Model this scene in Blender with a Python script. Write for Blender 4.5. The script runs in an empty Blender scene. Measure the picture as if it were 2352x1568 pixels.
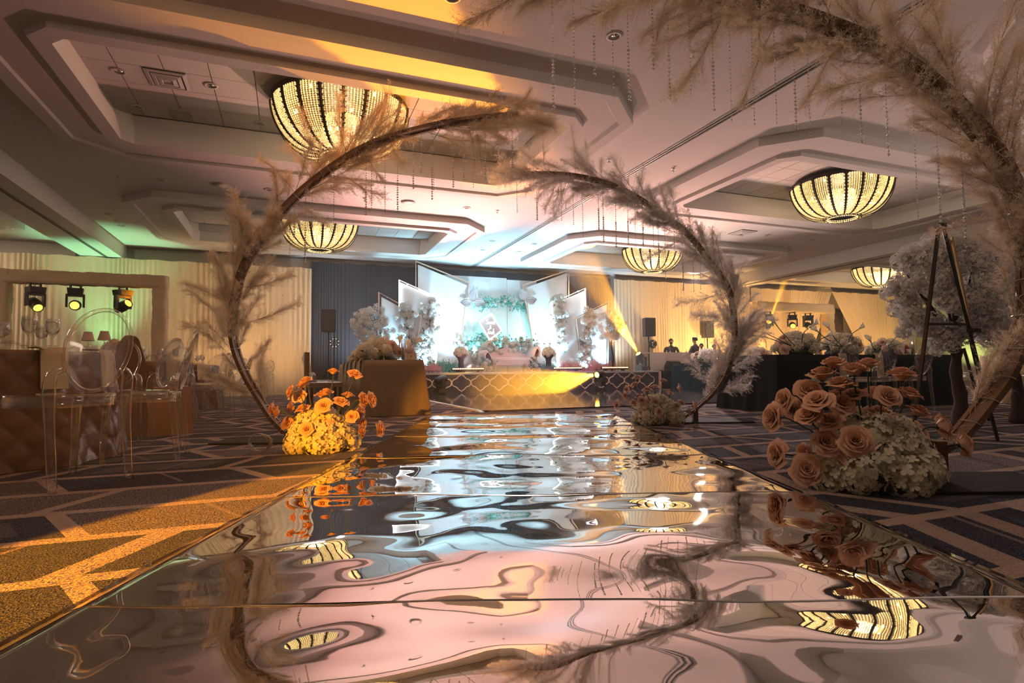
import bpy, math, random
from mathutils import Vector, Matrix, noise
random.seed(7)
S = bpy.context.scene
COL = S.collection
# ------------------------------------------------------------------ camera
F, CX, CY, H = 1307.0, 1176.0, 784.0, 0.59          # focal length in px, frame centre, eye height
PITCH, ROLL, TH = math.atan(69 / F), math.radians(0.6), math.radians(21.3)
cam_d = bpy.data.cameras.new('camera'); cam = bpy.data.objects.new('camera', cam_d); COL.objects.link(cam)
cam_d.sensor_width = 36.0; cam_d.lens = 36.0 * F / 2352.0; cam_d.clip_end = 200; cam_d.clip_start = 0.02
cam.matrix_world = Matrix.Translation((0, 0, H)) @ Matrix.Rotation(math.radians(90) + PITCH, 4, 'X') @ Matrix.Rotation(-ROLL, 4, 'Z')
S.camera = cam
# ------------------------------------------------------------------ view + world
S.view_settings.view_transform = 'Standard'; S.view_settings.look = 'None'
S.view_settings.exposure = 0.0; S.view_settings.gamma = 1.0
try: S.view_settings.use_curve_mapping = False
except Exception: pass
W = bpy.data.worlds.new('world'); S.world = W; W.use_nodes = True
W.node_tree.nodes['Background'].inputs[0].default_value = (0.02, 0.018, 0.016, 1)
W.node_tree.nodes['Background'].inputs[1].default_value = 0.3
HAZE = 0.0036                                   # fog-machine haze filling the ballroom
wv = W.node_tree.nodes.new('ShaderNodeVolumeScatter'); wv.inputs['Density'].default_value = HAZE; wv.inputs['Color'].default_value = (0.95, 0.95, 0.95, 1)
W.node_tree.links.new(wv.outputs[0], W.node_tree.nodes['World Output'].inputs['Volume'])
cy = S.cycles
cy.max_bounces = 6; cy.diffuse_bounces = 2; cy.glossy_bounces = 3; cy.transmission_bounces = 2
cy.transparent_max_bounces = 24; cy.volume_bounces = 0
cy.caustics_reflective = False; cy.caustics_refractive = False
cy.sample_clamp_indirect = 4.0; cy.sample_clamp_direct = 0
cy.use_denoising = True
try: cy.denoiser = 'OPENIMAGEDENOISE'
except Exception: pass
cy.use_adaptive_sampling = True; cy.adaptive_threshold = 0.2; cy.adaptive_min_samples = 16

# room frame: u across (left to right), v towards the stage wall; the camera looks along +Y, the room is turned by TH
def R(u, v, z=0.0): return Vector((u * math.cos(TH) - v * math.sin(TH), u * math.sin(TH) + v * math.cos(TH), z))
_cr, _sr = math.cos(ROLL), math.sin(ROLL)
def _ray(px, py):
    X = (px - CX) / F; Y = (CY - py) / F
    X, Y = _cr * X + _sr * Y, -_sr * X + _cr * Y
    return X, math.cos(PITCH) - Y * math.sin(PITCH), math.sin(PITCH) + Y * math.cos(PITCH)
def on_z(px, py, z=0.0):       # measured photo point on a horizontal plane
    d = _ray(px, py); t = (z - H) / d[2]; return Vector((d[0] * t, d[1] * t, z))
def on_y(px, py, y):           # measured photo point on the plane Y = y
    d = _ray(px, py); t = y / d[1]; return Vector((d[0] * t, y, H + d[2] * t))
def on_v(px, py, v):           # measured photo point on a room plane parallel to the stage wall: (u, z)
    d = _ray(px, py); dv = -d[0] * math.sin(TH) + d[1] * math.cos(TH); du = d[0] * math.cos(TH) + d[1] * math.sin(TH)
    t = v / dv; return du * t, H + d[2] * t

# ------------------------------------------------------------------ lights
def lamp(kind, name, loc, energy, color, target=None, radius=0.1, angle=None, blend=0.3, size=None):
    d = bpy.data.lights.new(name, kind); d.energy = energy; d.color = color
    if kind in ('POINT', 'SPOT'): d.shadow_soft_size = radius
    if kind == 'SPOT': d.spot_size = math.radians(angle); d.spot_blend = blend
    if kind == 'AREA': d.shape = 'RECTANGLE'; d.size, d.size_y = size
    o = bpy.data.objects.new(name, d); o.location = loc
    if target is not None: o.rotation_euler = (Vector(target) - Vector(loc)).to_track_quat('-Z', 'Y').to_euler()
    COL.objects.link(o); return o
WARM = (1.0, 0.74, 0.42); AMBER = (1.0, 0.50, 0.14); ORANGE = (1.0, 0.42, 0.02); ICE = (0.40, 0.78, 1.0); PINK = (1.0, 0.45, 0.36); AQUA = (0.22, 0.92, 0.95)
TRAY_U = (0.62, 10.05); TRAY_V = (1.6, 7.9, 14.15)
CH_POS = [(0.62, 7.9), (0.62, 14.15), (10.05, 7.9), (10.05, 14.15), (19.8, 14.15)]
for i, (u, v) in enumerate(CH_POS + [(0.62, 1.6), (10.05, 1.6), (-9.2, 14.15), (-9.2, 7.9), (19.8, 7.9)]):
    lamp('POINT', 'chandelier_light', R(u, v, 3.72), 330 if v > 10 else (190 if v > 5 else 60), (1.0, 0.80, 0.60), radius=0.35)
# stage uplights along the foot of the panels
for u, e in ((2.75, 60), (3.55, 85), (4.65, 110), (7.75, 110), (8.75, 85), (9.6, 60)):
    lamp('SPOT', 'stage_uplight', R(u, 16.0, 0.68), e * 5.2, ICE, target=R(u, 16.75, 2.6), radius=0.08, angle=95, blend=0.9)
for u in (5.3, 6.2, 7.1):
    lamp('SPOT', 'stage_center_uplight', R(u, 16.75, 1.15), 95, AQUA, target=R(u, 17.15, 2.6), radius=0.08, angle=110, blend=0.9)
lamp('SPOT', 'stage_front_fill', R(6.0, 10.6, 3.7), 420, (1.0, 0.90, 0.88), target=R(6.3, 15.6, 0.8), radius=0.2, angle=62, blend=0.8)  # added lamp with no fixture, lifts the stage front
for u, t_, e in ((1.4, 3.6, 350), (12.9, 9.4, 2800)):
    lamp('SPOT', 'hall_fill', R(u, 15.9, 3.75), e, (1.0, 0.80, 0.78), target=R(t_, 8.6, 0.0), radius=0.12, angle=82, blend=1.0)  # added fill lamps without fixtures, brighten the hall floor and arches
# ceiling washes from the light bars on the stage lip
for u, t, e in ((4.6, (2.6, 11.0), 400), (8.4, (7.4, 11.3), 400)):
    lamp('SPOT', 'pink_wash', R(u, 15.1, 0.72), e * 8, PINK, target=R(t[0], t[1], 4.0), radius=0.1, angle=62, blend=1.0)
for u, t_ in ((2.2, 1.4), (10.0, 10.4)):
    lamp('SPOT', 'backdrop_fill', R(u, 16.2, 0.7), 190, (0.75, 0.85, 1.0), target=R(t_, 17.45, 2.3), radius=0.1, angle=100, blend=1.0)  # added lamps standing in for bluish haze before the dark drape
lamp('SPOT', 'ice_wash', R(6.2, 15.2, 0.72), 1300, ICE, target=R(5.6, 14.6, 4.0), radius=0.1, angle=120, blend=1.0)
# added fill lamps without fixtures, brightening the ceiling
for u, v, tu, tv, e, an in ((2.2, 13.4, 2.6, 8.6, 620, 78), (9.6, 14.6, 8.8, 9.8, 1500, 72), (11.6, 3.4, 9.6, 5.2, 260, 100), (4.4, -4.0, 4.4, -0.6, 340, 84)):
    lamp('SPOT', 'ceiling_fill', R(u, v, 0.5), e, (1.0, 0.74, 0.64), target=R(tu, tv, 4.0), radius=0.15, angle=an, blend=1.0)
# wall uplights
lamp('SPOT', 'green_uplight', R(-4.4, 16.6, 0.25), 520, (0.34, 1.0, 0.50), target=R(-4.3, 16.75, 3.6), radius=0.08, angle=62, blend=0.8)
for u, e in ((-8.0, 60), (-1.9, 110), (-0.2, 130)):
    lamp('SPOT', 'amber_uplight', R(u, 15.4, 0.15), e, (1.0, 0.62, 0.30), target=R(u, 17.3, 2.6), radius=0.08, angle=110, blend=0.9)
for u, e in ((11.6, 760), (13.6, 720), (15.4, 620), (18.0, 450), (20.5, 380), (23.5, 340)):
    lamp('SPOT', 'amber_uplight', R(u, 15.2, 0.15), e, (1.0, 0.60, 0.22), target=R(u, 17.3, 2.7), radius=0.08, angle=100, blend=0.9)
lamp('SPOT', 'lime_uplight', R(26.0, 15.4, 0.2), 300, (0.75, 1.0, 0.3), target=R(27.0, 15.6, 2.5), radius=0.08, angle=90, blend=0.9)
# moving head beams: each lamp but the spill sits just in front of the lens of its moving head
HEAD_A = R(on_v(1378, 868, 14.5)[0], 14.5, 0.50)          # on the floor in front of the stage, sweeps low over the dance floor to the left flowers
HEAD_B = R(10.55, 15.6, 0.98)          # right end of the stage, up to the near ceiling tray
AIM_A, AIM_B = R(4.4, 12.3, 0.02), R(7.9, 14.9, 4.0)
BEAMS = []                             # (lens, aim, length, start radius, end radius, label) of the beams given a fog cone
def beam(name, head, aim, e, color, angle, blend=0.25, show=None):
    head, aim = Vector(head), Vector(aim); d = (aim - head).normalized()
    if show: BEAMS.append((head + d * 0.21, d, show[0], show[1], show[1] + show[0] * math.tan(math.radians(angle / 2)), show[2]))
    return lamp('SPOT', name, head + d * 0.27, e, color, target=aim, radius=0.03, angle=angle, blend=blend)
beam('beam_back', (-2.7, -4.4, 1.7), (-1.15, 4.4, 0.46), 7500, (1.0, 0.37, 0.012), 10.2, 0.6)      # from moving heads behind the camera
beam('beam_carpet', (-3.95, -4.4, 1.75), (-0.92, 2.8, 0.0), 16000, (1.0, 0.34, 0.01), 9.4, 0.2)
beam('beam_ceiling', R(10.3, 16.4, 1.2), R(0.95, 5.55, 3.95), 60000, (1.0, 0.33, 0.003), 6.2, 0.3)
beam('beam_high', HEAD_B, AIM_B, 15000, (1.0, 0.40, 0.02), 19, 0.35, (4.3, 0.07, 'bright orange light beam rising in the haze from the right end of the stage'))
beam('beam_floor', HEAD_A, AIM_A, 14000, (1.0, 0.40, 0.02), 22, 0.4, (4.6, 0.07, 'wide orange light beam fanning low across the dance floor before the stage'))
beam('beam_violet', HEAD_A + Vector((0, 0, 0.03)), R(4.4, 12.5, 0.90), 1300, (0.40, 0.08, 1.0), 5, 0.5)
beam('beam_ceiling_spill', R(10.3, 16.4, 1.2), R(0.3, 5.6, 3.95), 22000, (1.0, 0.36, 0.01), 15, 1.0)  # added soft lamp without a head, spreads orange around the ceiling patch
# ------------------------------------------------------------------ materials
MATS = {}
def mat(name, color=(0.8, 0.8, 0.8), rough=0.6, metal=0.0, emit=None, es=0.0, sub=0.0, spec=0.5, bump=None, var=None, sheen=0.0, trans=0.0):
    m = bpy.data.materials.new(name); m.use_nodes = True; nt = m.node_tree; b = nt.nodes['Principled BSDF']
    b.inputs['Base Color'].default_value = (*color, 1); b.inputs['Roughness'].default_value = rough
    b.inputs['Metallic'].default_value = metal; b.inputs['Specular IOR Level'].default_value = spec
    if sheen: b.inputs['Sheen Weight'].default_value = sheen
    if emit: b.inputs['Emission Color'].default_value = (*emit, 1); b.inputs['Emission Strength'].default_value = es
    tc = nt.nodes.new('ShaderNodeTexCoord')
    if var:                                   # (scale, amount) of fine colour variation
        n = nt.nodes.new('ShaderNodeTexNoise'); n.inputs['Scale'].default_value = var[0]; n.inputs['Detail'].default_value = 4
        nt.links.new(tc.outputs['Object'], n.inputs['Vector'])
        mx = nt.nodes.new('ShaderNodeMix'); mx.data_type = 'RGBA'
        mx.inputs['A'].default_value = (*[c * (1 - var[1]) for c in color], 1); mx.inputs['B'].default_value = (*[min(1, c * (1 + var[1])) for c in color], 1)
        nt.links.new(n.outputs['Fac'], mx.inputs['Factor']); nt.links.new(mx.outputs['Result'], b.inputs['Base Color'])
    if bump:                                  # (scale, strength)
        n2 = nt.nodes.new('ShaderNodeTexNoise'); n2.inputs['Scale'].default_value = bump[0]; n2.inputs['Detail'].default_value = 5
        nt.links.new(tc.outputs['Object'], n2.inputs['Vector'])
        bp = nt.nodes.new('ShaderNodeBump'); bp.inputs['Strength'].default_value = bump[1]; bp.inputs['Distance'].default_value = 0.01
        nt.links.new(n2.outputs['Fac'], bp.inputs['Height']); nt.links.new(bp.outputs['Normal'], b.inputs['Normal'])
    if trans:                                 # thin petals, fabric and plumes let some light through
        out = nt.nodes['Material Output']; t = nt.nodes.new('ShaderNodeBsdfTranslucent'); t.inputs['Color'].default_value = (*color, 1)
        ms = nt.nodes.new('ShaderNodeMixShader'); ms.inputs[0].default_value = trans
        nt.links.new(b.outputs[0], ms.inputs[1]); nt.links.new(t.outputs[0], ms.inputs[2]); nt.links.new(ms.outputs[0], out.inputs['Surface'])
    MATS[name] = m; return m
def clear_mat(name, tint, rough=0.03, boost=1.0, base=0.04, power=3.0, body=0.0, body_col=(0.9, 0.85, 0.8)):
    """clear plastic or glass: see-through face on, mirror-like towards the edges, with a faint milky body"""
    m = bpy.data.materials.new(name); m.use_nodes = True; nt = m.node_tree; nt.nodes.remove(nt.nodes['Principled BSDF'])
    out = nt.nodes['Material Output']; tr = nt.nodes.new('ShaderNodeBsdfTransparent'); tr.inputs[0].default_value = (*tint, 1)
    gl = nt.nodes.new('ShaderNodeBsdfGlossy'); gl.inputs['Roughness'].default_value = rough; gl.inputs['Color'].default_value = (0.95, 0.95, 0.95, 1)
    lw = nt.nodes.new('ShaderNodeLayerWeight'); lw.inputs['Blend'].default_value = 0.5
    pw = nt.nodes.new('ShaderNodeMath'); pw.operation = 'POWER'; pw.inputs[1].default_value = power
    mt = nt.nodes.new('ShaderNodeMath'); mt.operation = 'MULTIPLY_ADD'; mt.inputs[1].default_value = boost; mt.inputs[2].default_value = base; mt.use_clamp = True
    ms = nt.nodes.new('ShaderNodeMixShader'); last = tr
    if body:
        df = nt.nodes.new('ShaderNodeBsdfDiffuse'); df.inputs[0].default_value = (*body_col, 1); tl = nt.nodes.new('ShaderNodeBsdfTranslucent'); tl.inputs[0].default_value = (*body_col, 1)
        m0 = nt.nodes.new('ShaderNodeMixShader'); m0.inputs[0].default_value = 0.5; nt.links.new(df.outputs[0], m0.inputs[1]); nt.links.new(tl.outputs[0], m0.inputs[2])
        m1 = nt.nodes.new('ShaderNodeMixShader'); m1.inputs[0].default_value = body; nt.links.new(tr.outputs[0], m1.inputs[1]); nt.links.new(m0.outputs[0], m1.inputs[2]); last = m1
    nt.links.new(lw.outputs['Facing'], pw.inputs[0]); nt.links.new(pw.outputs[0], mt.inputs[0]); nt.links.new(mt.outputs[0], ms.inputs[0])
    nt.links.new(last.outputs[0], ms.inputs[1]); nt.links.new(gl.outputs[0], ms.inputs[2]); nt.links.new(ms.outputs[0], out.inputs['Surface'])
    MATS[name] = m; return m
mat('ceiling_paint', (0.74, 0.69, 0.66), 0.85, bump=(60, 0.06))
mat('ceiling_tile', (0.68, 0.63, 0.6), 0.9, bump=(180, 0.15))
mat('wall_paint', (0.42, 0.36, 0.3), 0.8)
mat('track_metal', (0.05, 0.045, 0.04), 0.5)
mat('white_metal', (0.62, 0.58, 0.54), 0.5)
mat('vent_dark', (0.02, 0.02, 0.02), 0.8)
mat('chrome', (0.8, 0.8, 0.8), 0.15, 1.0)
mat('drape', (0.72, 0.565, 0.385), 0.75, sheen=0.2)
mat('black_drape', (0.055, 0.058, 0.068), 0.85)
mat('truss_cover', (0.66, 0.48, 0.29), 0.6, bump=(9, 0.5))
mat('pintuck_cloth', (0.16, 0.075, 0.035), 0.42, bump=(40, 0.3))
mat('bronze_cloth', (0.20, 0.15, 0.10), 0.5, bump=(300, 0.1))
mat('black_cloth', (0.010, 0.011, 0.014), 0.8, spec=0.15)
mat('navy_cloth', (0.012, 0.022, 0.032), 0.85, spec=0.15)
mat('napkin', (0.58, 0.44, 0.26), 0.8, bump=(400, 0.15))
mat('rust_cloth', (0.30, 0.12, 0.04), 0.6)
mat('panel_white', (0.82, 0.83, 0.85), 0.6)
mat('gold_frame', (0.78, 0.60, 0.46), 0.35, 0.8)
mat('led', (1, 1, 1), 0.5, emit=(0.95, 0.98, 1.0), es=9)
mat('warm_led', (1, 1, 1), 0.5, emit=(1.0, 0.42, 0.22), es=4)
mat('lens_orange', (1, 0.7, 0.2), 0.3, emit=(1.0, 0.55, 0.06), es=14)
mat('lens_amber', (1, 0.7, 0.2), 0.3, emit=(1.0, 0.55, 0.06), es=3.0)
mat('black_plastic', (0.018, 0.018, 0.02), 0.4)
mat('speaker_grille', (0.035, 0.035, 0.04), 0.7)
mat('stage_skirt', (0.045, 0.045, 0.06), 0.7)
mat('lattice', (0.80, 0.62, 0.50), 0.5)
mat('stage_deck', (0.55, 0.55, 0.56), 0.5)
mat('dance_floor', (0.09, 0.075, 0.075), 0.07, var=(3, 0.25))
mat('floor_trim', (0.85, 0.88, 0.9), 0.25, 0.3)
mat('arch_wood', (0.17, 0.085, 0.04), 0.55, bump=(30, 0.5))
mat('arch_plate', (0.03, 0.025, 0.02), 0.85, spec=0.1)
mat('plume', (0.90, 0.74, 0.56), 0.85, trans=0.5)
mat('plume_pale', (0.93, 0.85, 0.79), 0.85, trans=0.62)
mat('plume_stem', (0.42, 0.27, 0.13), 0.8)
mat('rose', (0.86, 0.50, 0.33), 0.6, trans=0.25, var=(30, 0.14))
mat('rose_pale', (0.85, 0.60, 0.48), 0.6, trans=0.25, var=(30, 0.12))
mat('hydrangea', (0.84, 0.76, 0.58), 0.7, trans=0.25, var=(25, 0.14))
mat('white_bloom', (0.86, 0.82, 0.78), 0.7, trans=0.3)
mat('blush_bloom', (0.82, 0.62, 0.54), 0.7, trans=0.25, var=(20, 0.2))
mat('red_bloom', (0.30, 0.02, 0.03), 0.6)
mat('calla', (0.84, 0.76, 0.62), 0.45, trans=0.2)
mat('stem', (0.045, 0.055, 0.025), 0.6)
mat('leaf', (0.05, 0.14, 0.08), 0.5, trans=0.15, var=(14, 0.4))
mat('teal_leaf', (0.10, 0.36, 0.28), 0.5, trans=0.2, var=(14, 0.4))
mat('palm_leaf', (0.62, 0.56, 0.56), 0.7)
mat('pink_grass', (0.72, 0.30, 0.30), 0.8, trans=0.2)
mat('bark', (0.06, 0.035, 0.022), 0.9, bump=(25, 0.9))
mat('sofa', (0.78, 0.52, 0.46), 0.75, sheen=0.3)
mat('urn', (0.03, 0.035, 0.05), 0.5)
mat('candle', (0.85, 0.78, 0.62), 0.5, trans=0.2)
mat('flame', (1, 0.7, 0.3), 0.5, emit=(1.0, 0.6, 0.2), es=12)
mat('card', (0.80, 0.70, 0.52), 0.8)
mat('pink_card', (0.80, 0.55, 0.55), 0.8)
mat('ink', (0.05, 0.03, 0.02), 0.8)
mat('sign_board', (0.42, 0.36, 0.35), 0.5)
mat('sign_letter', (0.9, 0.9, 0.9), 0.5, emit=(1, 1, 1), es=1.5)
mat('wire', (0.5, 0.46, 0.4), 0.35, 0.6)
mat('chandelier_bronze', (0.028, 0.018, 0.012), 0.5, 0.4)
mat('chandelier_plate', (0.75, 0.6, 0.35), 0.6)
mat('bulb', (1, 0.9, 0.7), 0.5, emit=(1.0, 0.80, 0.42), es=26)
mat('skin', (0.45, 0.25, 0.16), 0.6)
mat('hair', (0.012, 0.009, 0.008), 0.6)
mat('dark_suit', (0.03, 0.03, 0.035), 0.7)
mat('grey_shirt', (0.09, 0.07, 0.08), 0.7)
mat('orange_shirt', (0.5, 0.13, 0.03), 0.7)
mat('lilac_shirt', (0.3, 0.22, 0.22), 0.7)
mat('easel_black', (0.012, 0.012, 0.014), 0.3)
mat('easel_gold', (0.5, 0.33, 0.14), 0.4, 0.5)
mat('dj_white', (0.78, 0.70, 0.66), 0.7)
mat('water', (0.8, 0.85, 0.9), 0.1)
clear_mat('acrylic', (0.97, 0.95, 0.925), 0.04, 0.95, 0.07, 1.5, 0.016)
clear_mat('glass', (0.96, 0.97, 0.98), 0.02, 0.95, 0.07, 1.7, 0.03)
clear_mat('crystal', (0.9, 0.9, 0.92), 0.22, 0.4, 0.35, 1.5, 0.85, (0.98, 0.97, 0.96))
mat('bead_silver', (0.95, 0.94, 0.93), 0.22, 1.0)
m = bpy.data.materials.new('beam_haze'); m.use_nodes = True; nt = m.node_tree; nt.nodes.remove(nt.nodes['Principled BSDF']); vs_ = nt.nodes.new('ShaderNodeVolumeScatter'); vs_.inputs['Density'].default_value = 0.2; vs_.inputs['Color'].default_value = (0.96, 0.96, 0.96, 1)
nt.links.new(vs_.outputs[0], nt.nodes['Material Output'].inputs['Volume']); MATS['beam_haze'] = m
# bead curtain of the lit chandeliers: drops with their own emission, standing in for bulb light
m = mat('self_lit_beads', (0.70, 0.55, 0.30), 0.2, emit=(1.0, 0.70, 0.27), es=1.0); nt = m.node_tree; b = nt.nodes['Principled BSDF']
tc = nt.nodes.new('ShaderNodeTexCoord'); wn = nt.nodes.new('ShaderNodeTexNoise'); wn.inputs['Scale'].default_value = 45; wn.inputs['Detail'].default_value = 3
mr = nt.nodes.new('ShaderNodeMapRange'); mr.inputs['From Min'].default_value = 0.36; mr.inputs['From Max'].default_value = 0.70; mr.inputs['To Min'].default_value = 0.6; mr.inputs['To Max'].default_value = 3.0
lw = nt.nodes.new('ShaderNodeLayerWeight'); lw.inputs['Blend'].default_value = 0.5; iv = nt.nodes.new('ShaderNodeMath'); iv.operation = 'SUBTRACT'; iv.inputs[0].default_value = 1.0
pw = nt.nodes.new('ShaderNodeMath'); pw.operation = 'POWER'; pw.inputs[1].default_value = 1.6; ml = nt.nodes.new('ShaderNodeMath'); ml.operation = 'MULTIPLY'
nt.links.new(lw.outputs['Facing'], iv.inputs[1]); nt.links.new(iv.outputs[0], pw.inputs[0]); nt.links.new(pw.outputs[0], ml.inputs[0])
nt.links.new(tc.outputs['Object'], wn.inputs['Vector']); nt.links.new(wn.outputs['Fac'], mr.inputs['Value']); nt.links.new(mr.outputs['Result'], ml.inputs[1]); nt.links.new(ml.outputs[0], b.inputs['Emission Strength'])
for k in ('self_lit_beads', 'led', 'warm_led', 'lens_orange', 'lens_amber', 'flame', 'sign_letter', 'bulb'):
    try: MATS[k].cycles.emission_sampling = 'NONE'
    except Exception: pass
# mirror film of the aisle runner
m = mat('mirror_film', (0.90, 0.88, 0.87), 0.015, 1.0); nt = m.node_tree; b = nt.nodes['Principled BSDF']
tc = nt.nodes.new('ShaderNodeTexCoord'); mp = nt.nodes.new('ShaderNodeMapping'); mp.inputs['Scale'].default_value = (1.0, 0.8, 1.0)
n1 = nt.nodes.new('ShaderNodeTexNoise'); n1.inputs['Scale'].default_value = 2.1; n1.inputs['Detail'].default_value = 1.0
bp = nt.nodes.new('ShaderNodeBump'); bp.inputs['Strength'].default_value = 0.35; bp.inputs['Distance'].default_value = 0.02
nt.links.new(tc.outputs['Object'], mp.inputs['Vector']); nt.links.new(mp.outputs['Vector'], n1.inputs['Vector']); nt.links.new(n1.outputs['Fac'], bp.inputs['Height']); nt.links.new(bp.outputs['Normal'], b.inputs['Normal'])
# patterned ballroom carpet: navy hexagons and bricks between sand coloured bands (printed pile)
def math_node(nt, op, a, b=None, c=None):
    n = nt.nodes.new('ShaderNodeMath'); n.operation = op
    for i, x in enumerate((a, b, c)):
        if x is None: continue
        if isinstance(x, (int, float)): n.inputs[i].default_value = x
        else: nt.links.new(x, n.inputs[i])
    return n.outputs[0]
m = mat('carpet', (0.1, 0.1, 0.12), 0.95, spec=0.1, sheen=0.1); nt = m.node_tree; b = nt.nodes['Principled BSDF']
M_ = lambda op, a, b=None, c=None: math_node(nt, op, a, b, c)
tc = nt.nodes.new('ShaderNodeTexCoord'); sx = nt.nodes.new('ShaderNodeSeparateXYZ'); nt.links.new(tc.outputs['Object'], sx.inputs[0])
u_, v_ = sx.outputs[0], sx.outputs[1]
rv = M_('DIVIDE', v_, 0.50); row = M_('FLOOR', rv); fv = M_('SUBTRACT', rv, row)
par = M_('SUBTRACT', M_('MULTIPLY', M_('FLOORED_MODULO', row, 2.0), 2.0), 1.0)
uu = M_('ADD', M_('DIVIDE', M_('ADD', u_, M_('MULTIPLY', M_('MULTIPLY', par, 0.24), fv)), 0.98), M_('MULTIPLY', M_('FLOOR', M_('DIVIDE', row, 2.0)), 0.37))
cell = M_('FLOOR', uu); fu = M_('SUBTRACT', uu, cell)
band = M_('MAXIMUM', M_('LESS_THAN', fv, 0.15), M_('LESS_THAN', fu, 0.075))
cv = nt.nodes.new('ShaderNodeCombineXYZ'); nt.links.new(cell, cv.inputs[0]); nt.links.new(row, cv.inputs[1])
wn = nt.nodes.new('ShaderNodeTexWhiteNoise'); wn.noise_dimensions = '2D'; nt.links.new(cv.outputs[0], wn.inputs['Vector'])
rnd = wn.outputs['Value']
hatch = M_('MULTIPLY', M_('GREATER_THAN', rnd, 0.62), M_('LESS_THAN', M_('FRACT', M_('MULTIPLY', fu, 3.0)), 0.36))
thin = M_('MULTIPLY', M_('LESS_THAN', M_('ABSOLUTE', M_('SUBTRACT', fu, 0.62)), 0.012), M_('GREATER_THAN', fv, 0.3))
fine = nt.nodes.new('ShaderNodeTexNoise'); fine.inputs['Scale'].default_value = 130; fine.inputs['Detail'].default_value = 3; nt.links.new(tc.outputs['Object'], fine.inputs['Vector'])
mott = M_('MULTIPLY', M_('LESS_THAN', rnd, 0.08), M_('GREATER_THAN', fine.outputs['Fac'], 0.5))
inset = M_('MULTIPLY', M_('MULTIPLY', M_('LESS_THAN', M_('ABSOLUTE', M_('SUBTRACT', fu, 0.54)), 0.33), M_('LESS_THAN', M_('ABSOLUTE', M_('SUBTRACT', fv, 0.58)), 0.26)), M_('LESS_THAN', M_('ABSOLUTE', M_('SUBTRACT', rnd, 0.36)), 0.2))
inset = M_('MULTIPLY', inset, M_('MULTIPLY', fine.outputs['Fac'], 0.32))
fac = M_('MAXIMUM', inset, M_('MAXIMUM', M_('MAXIMUM', band, M_('MULTIPLY', hatch, 0.85)), M_('MAXIMUM', M_('MULTIPLY', thin, 0.45), M_('MULTIPLY', mott, 0.5))))
mx = nt.nodes.new('ShaderNodeMix'); mx.data_type = 'RGBA'; mx.inputs['A'].default_value = (0.02, 0.023, 0.05, 1); mx.inputs['B'].default_value = (0.42, 0.30, 0.25, 1)
nt.links.new(fac, mx.inputs['Factor'])
mx2 = nt.nodes.new('ShaderNodeMix'); mx2.data_type = 'RGBA'; mx2.blend_type = 'MULTIPLY'; mx2.inputs['Factor'].default_value = 0.6
cr_ = nt.nodes.new('ShaderNodeMapRange'); cr_.inputs['From Min'].default_value = 0.3; cr_.inputs['From Max'].default_value = 0.7; cr_.inputs['To Min'].default_value = 0.35; cr_.inputs['To Max'].default_value = 1.3
nt.links.new(fine.outputs['Fac'], cr_.inputs['Value']); nt.links.new(mx.outputs['Result'], mx2.inputs['A']); nt.links.new(cr_.outputs['Result'], mx2.inputs['B'])
nt.links.new(mx2.outputs['Result'], b.inputs['Base Color'])
# upright pile: every tuft leans its own way
tuft = nt.nodes.new('ShaderNodeTexNoise'); tuft.inputs['Scale'].default_value = 210; tuft.inputs['Detail'].default_value = 2; nt.links.new(tc.outputs['Object'], tuft.inputs['Vector'])
vm = nt.nodes.new('ShaderNodeVectorMath'); vm.operation = 'SUBTRACT'; vm.inputs[1].default_value = (0.5, 0.5, 0.5); nt.links.new(tuft.outputs['Color'], vm.inputs[0])
vm2 = nt.nodes.new('ShaderNodeVectorMath'); vm2.operation = 'MULTIPLY'; vm2.inputs[1].default_value = (5.0, 5.0, 0.5); nt.links.new(vm.outputs[0], vm2.inputs[0])
ge = nt.nodes.new('ShaderNodeNewGeometry'); vm3 = nt.nodes.new('ShaderNodeVectorMath'); vm3.operation = 'ADD'; nt.links.new(vm2.outputs[0], vm3.inputs[0]); nt.links.new(ge.outputs['Normal'], vm3.inputs[1])
vm4 = nt.nodes.new('ShaderNodeVectorMath'); vm4.operation = 'NORMALIZE'; nt.links.new(vm3.outputs[0], vm4.inputs[0]); nt.links.new(vm4.outputs[0], b.inputs['Normal'])

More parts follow.
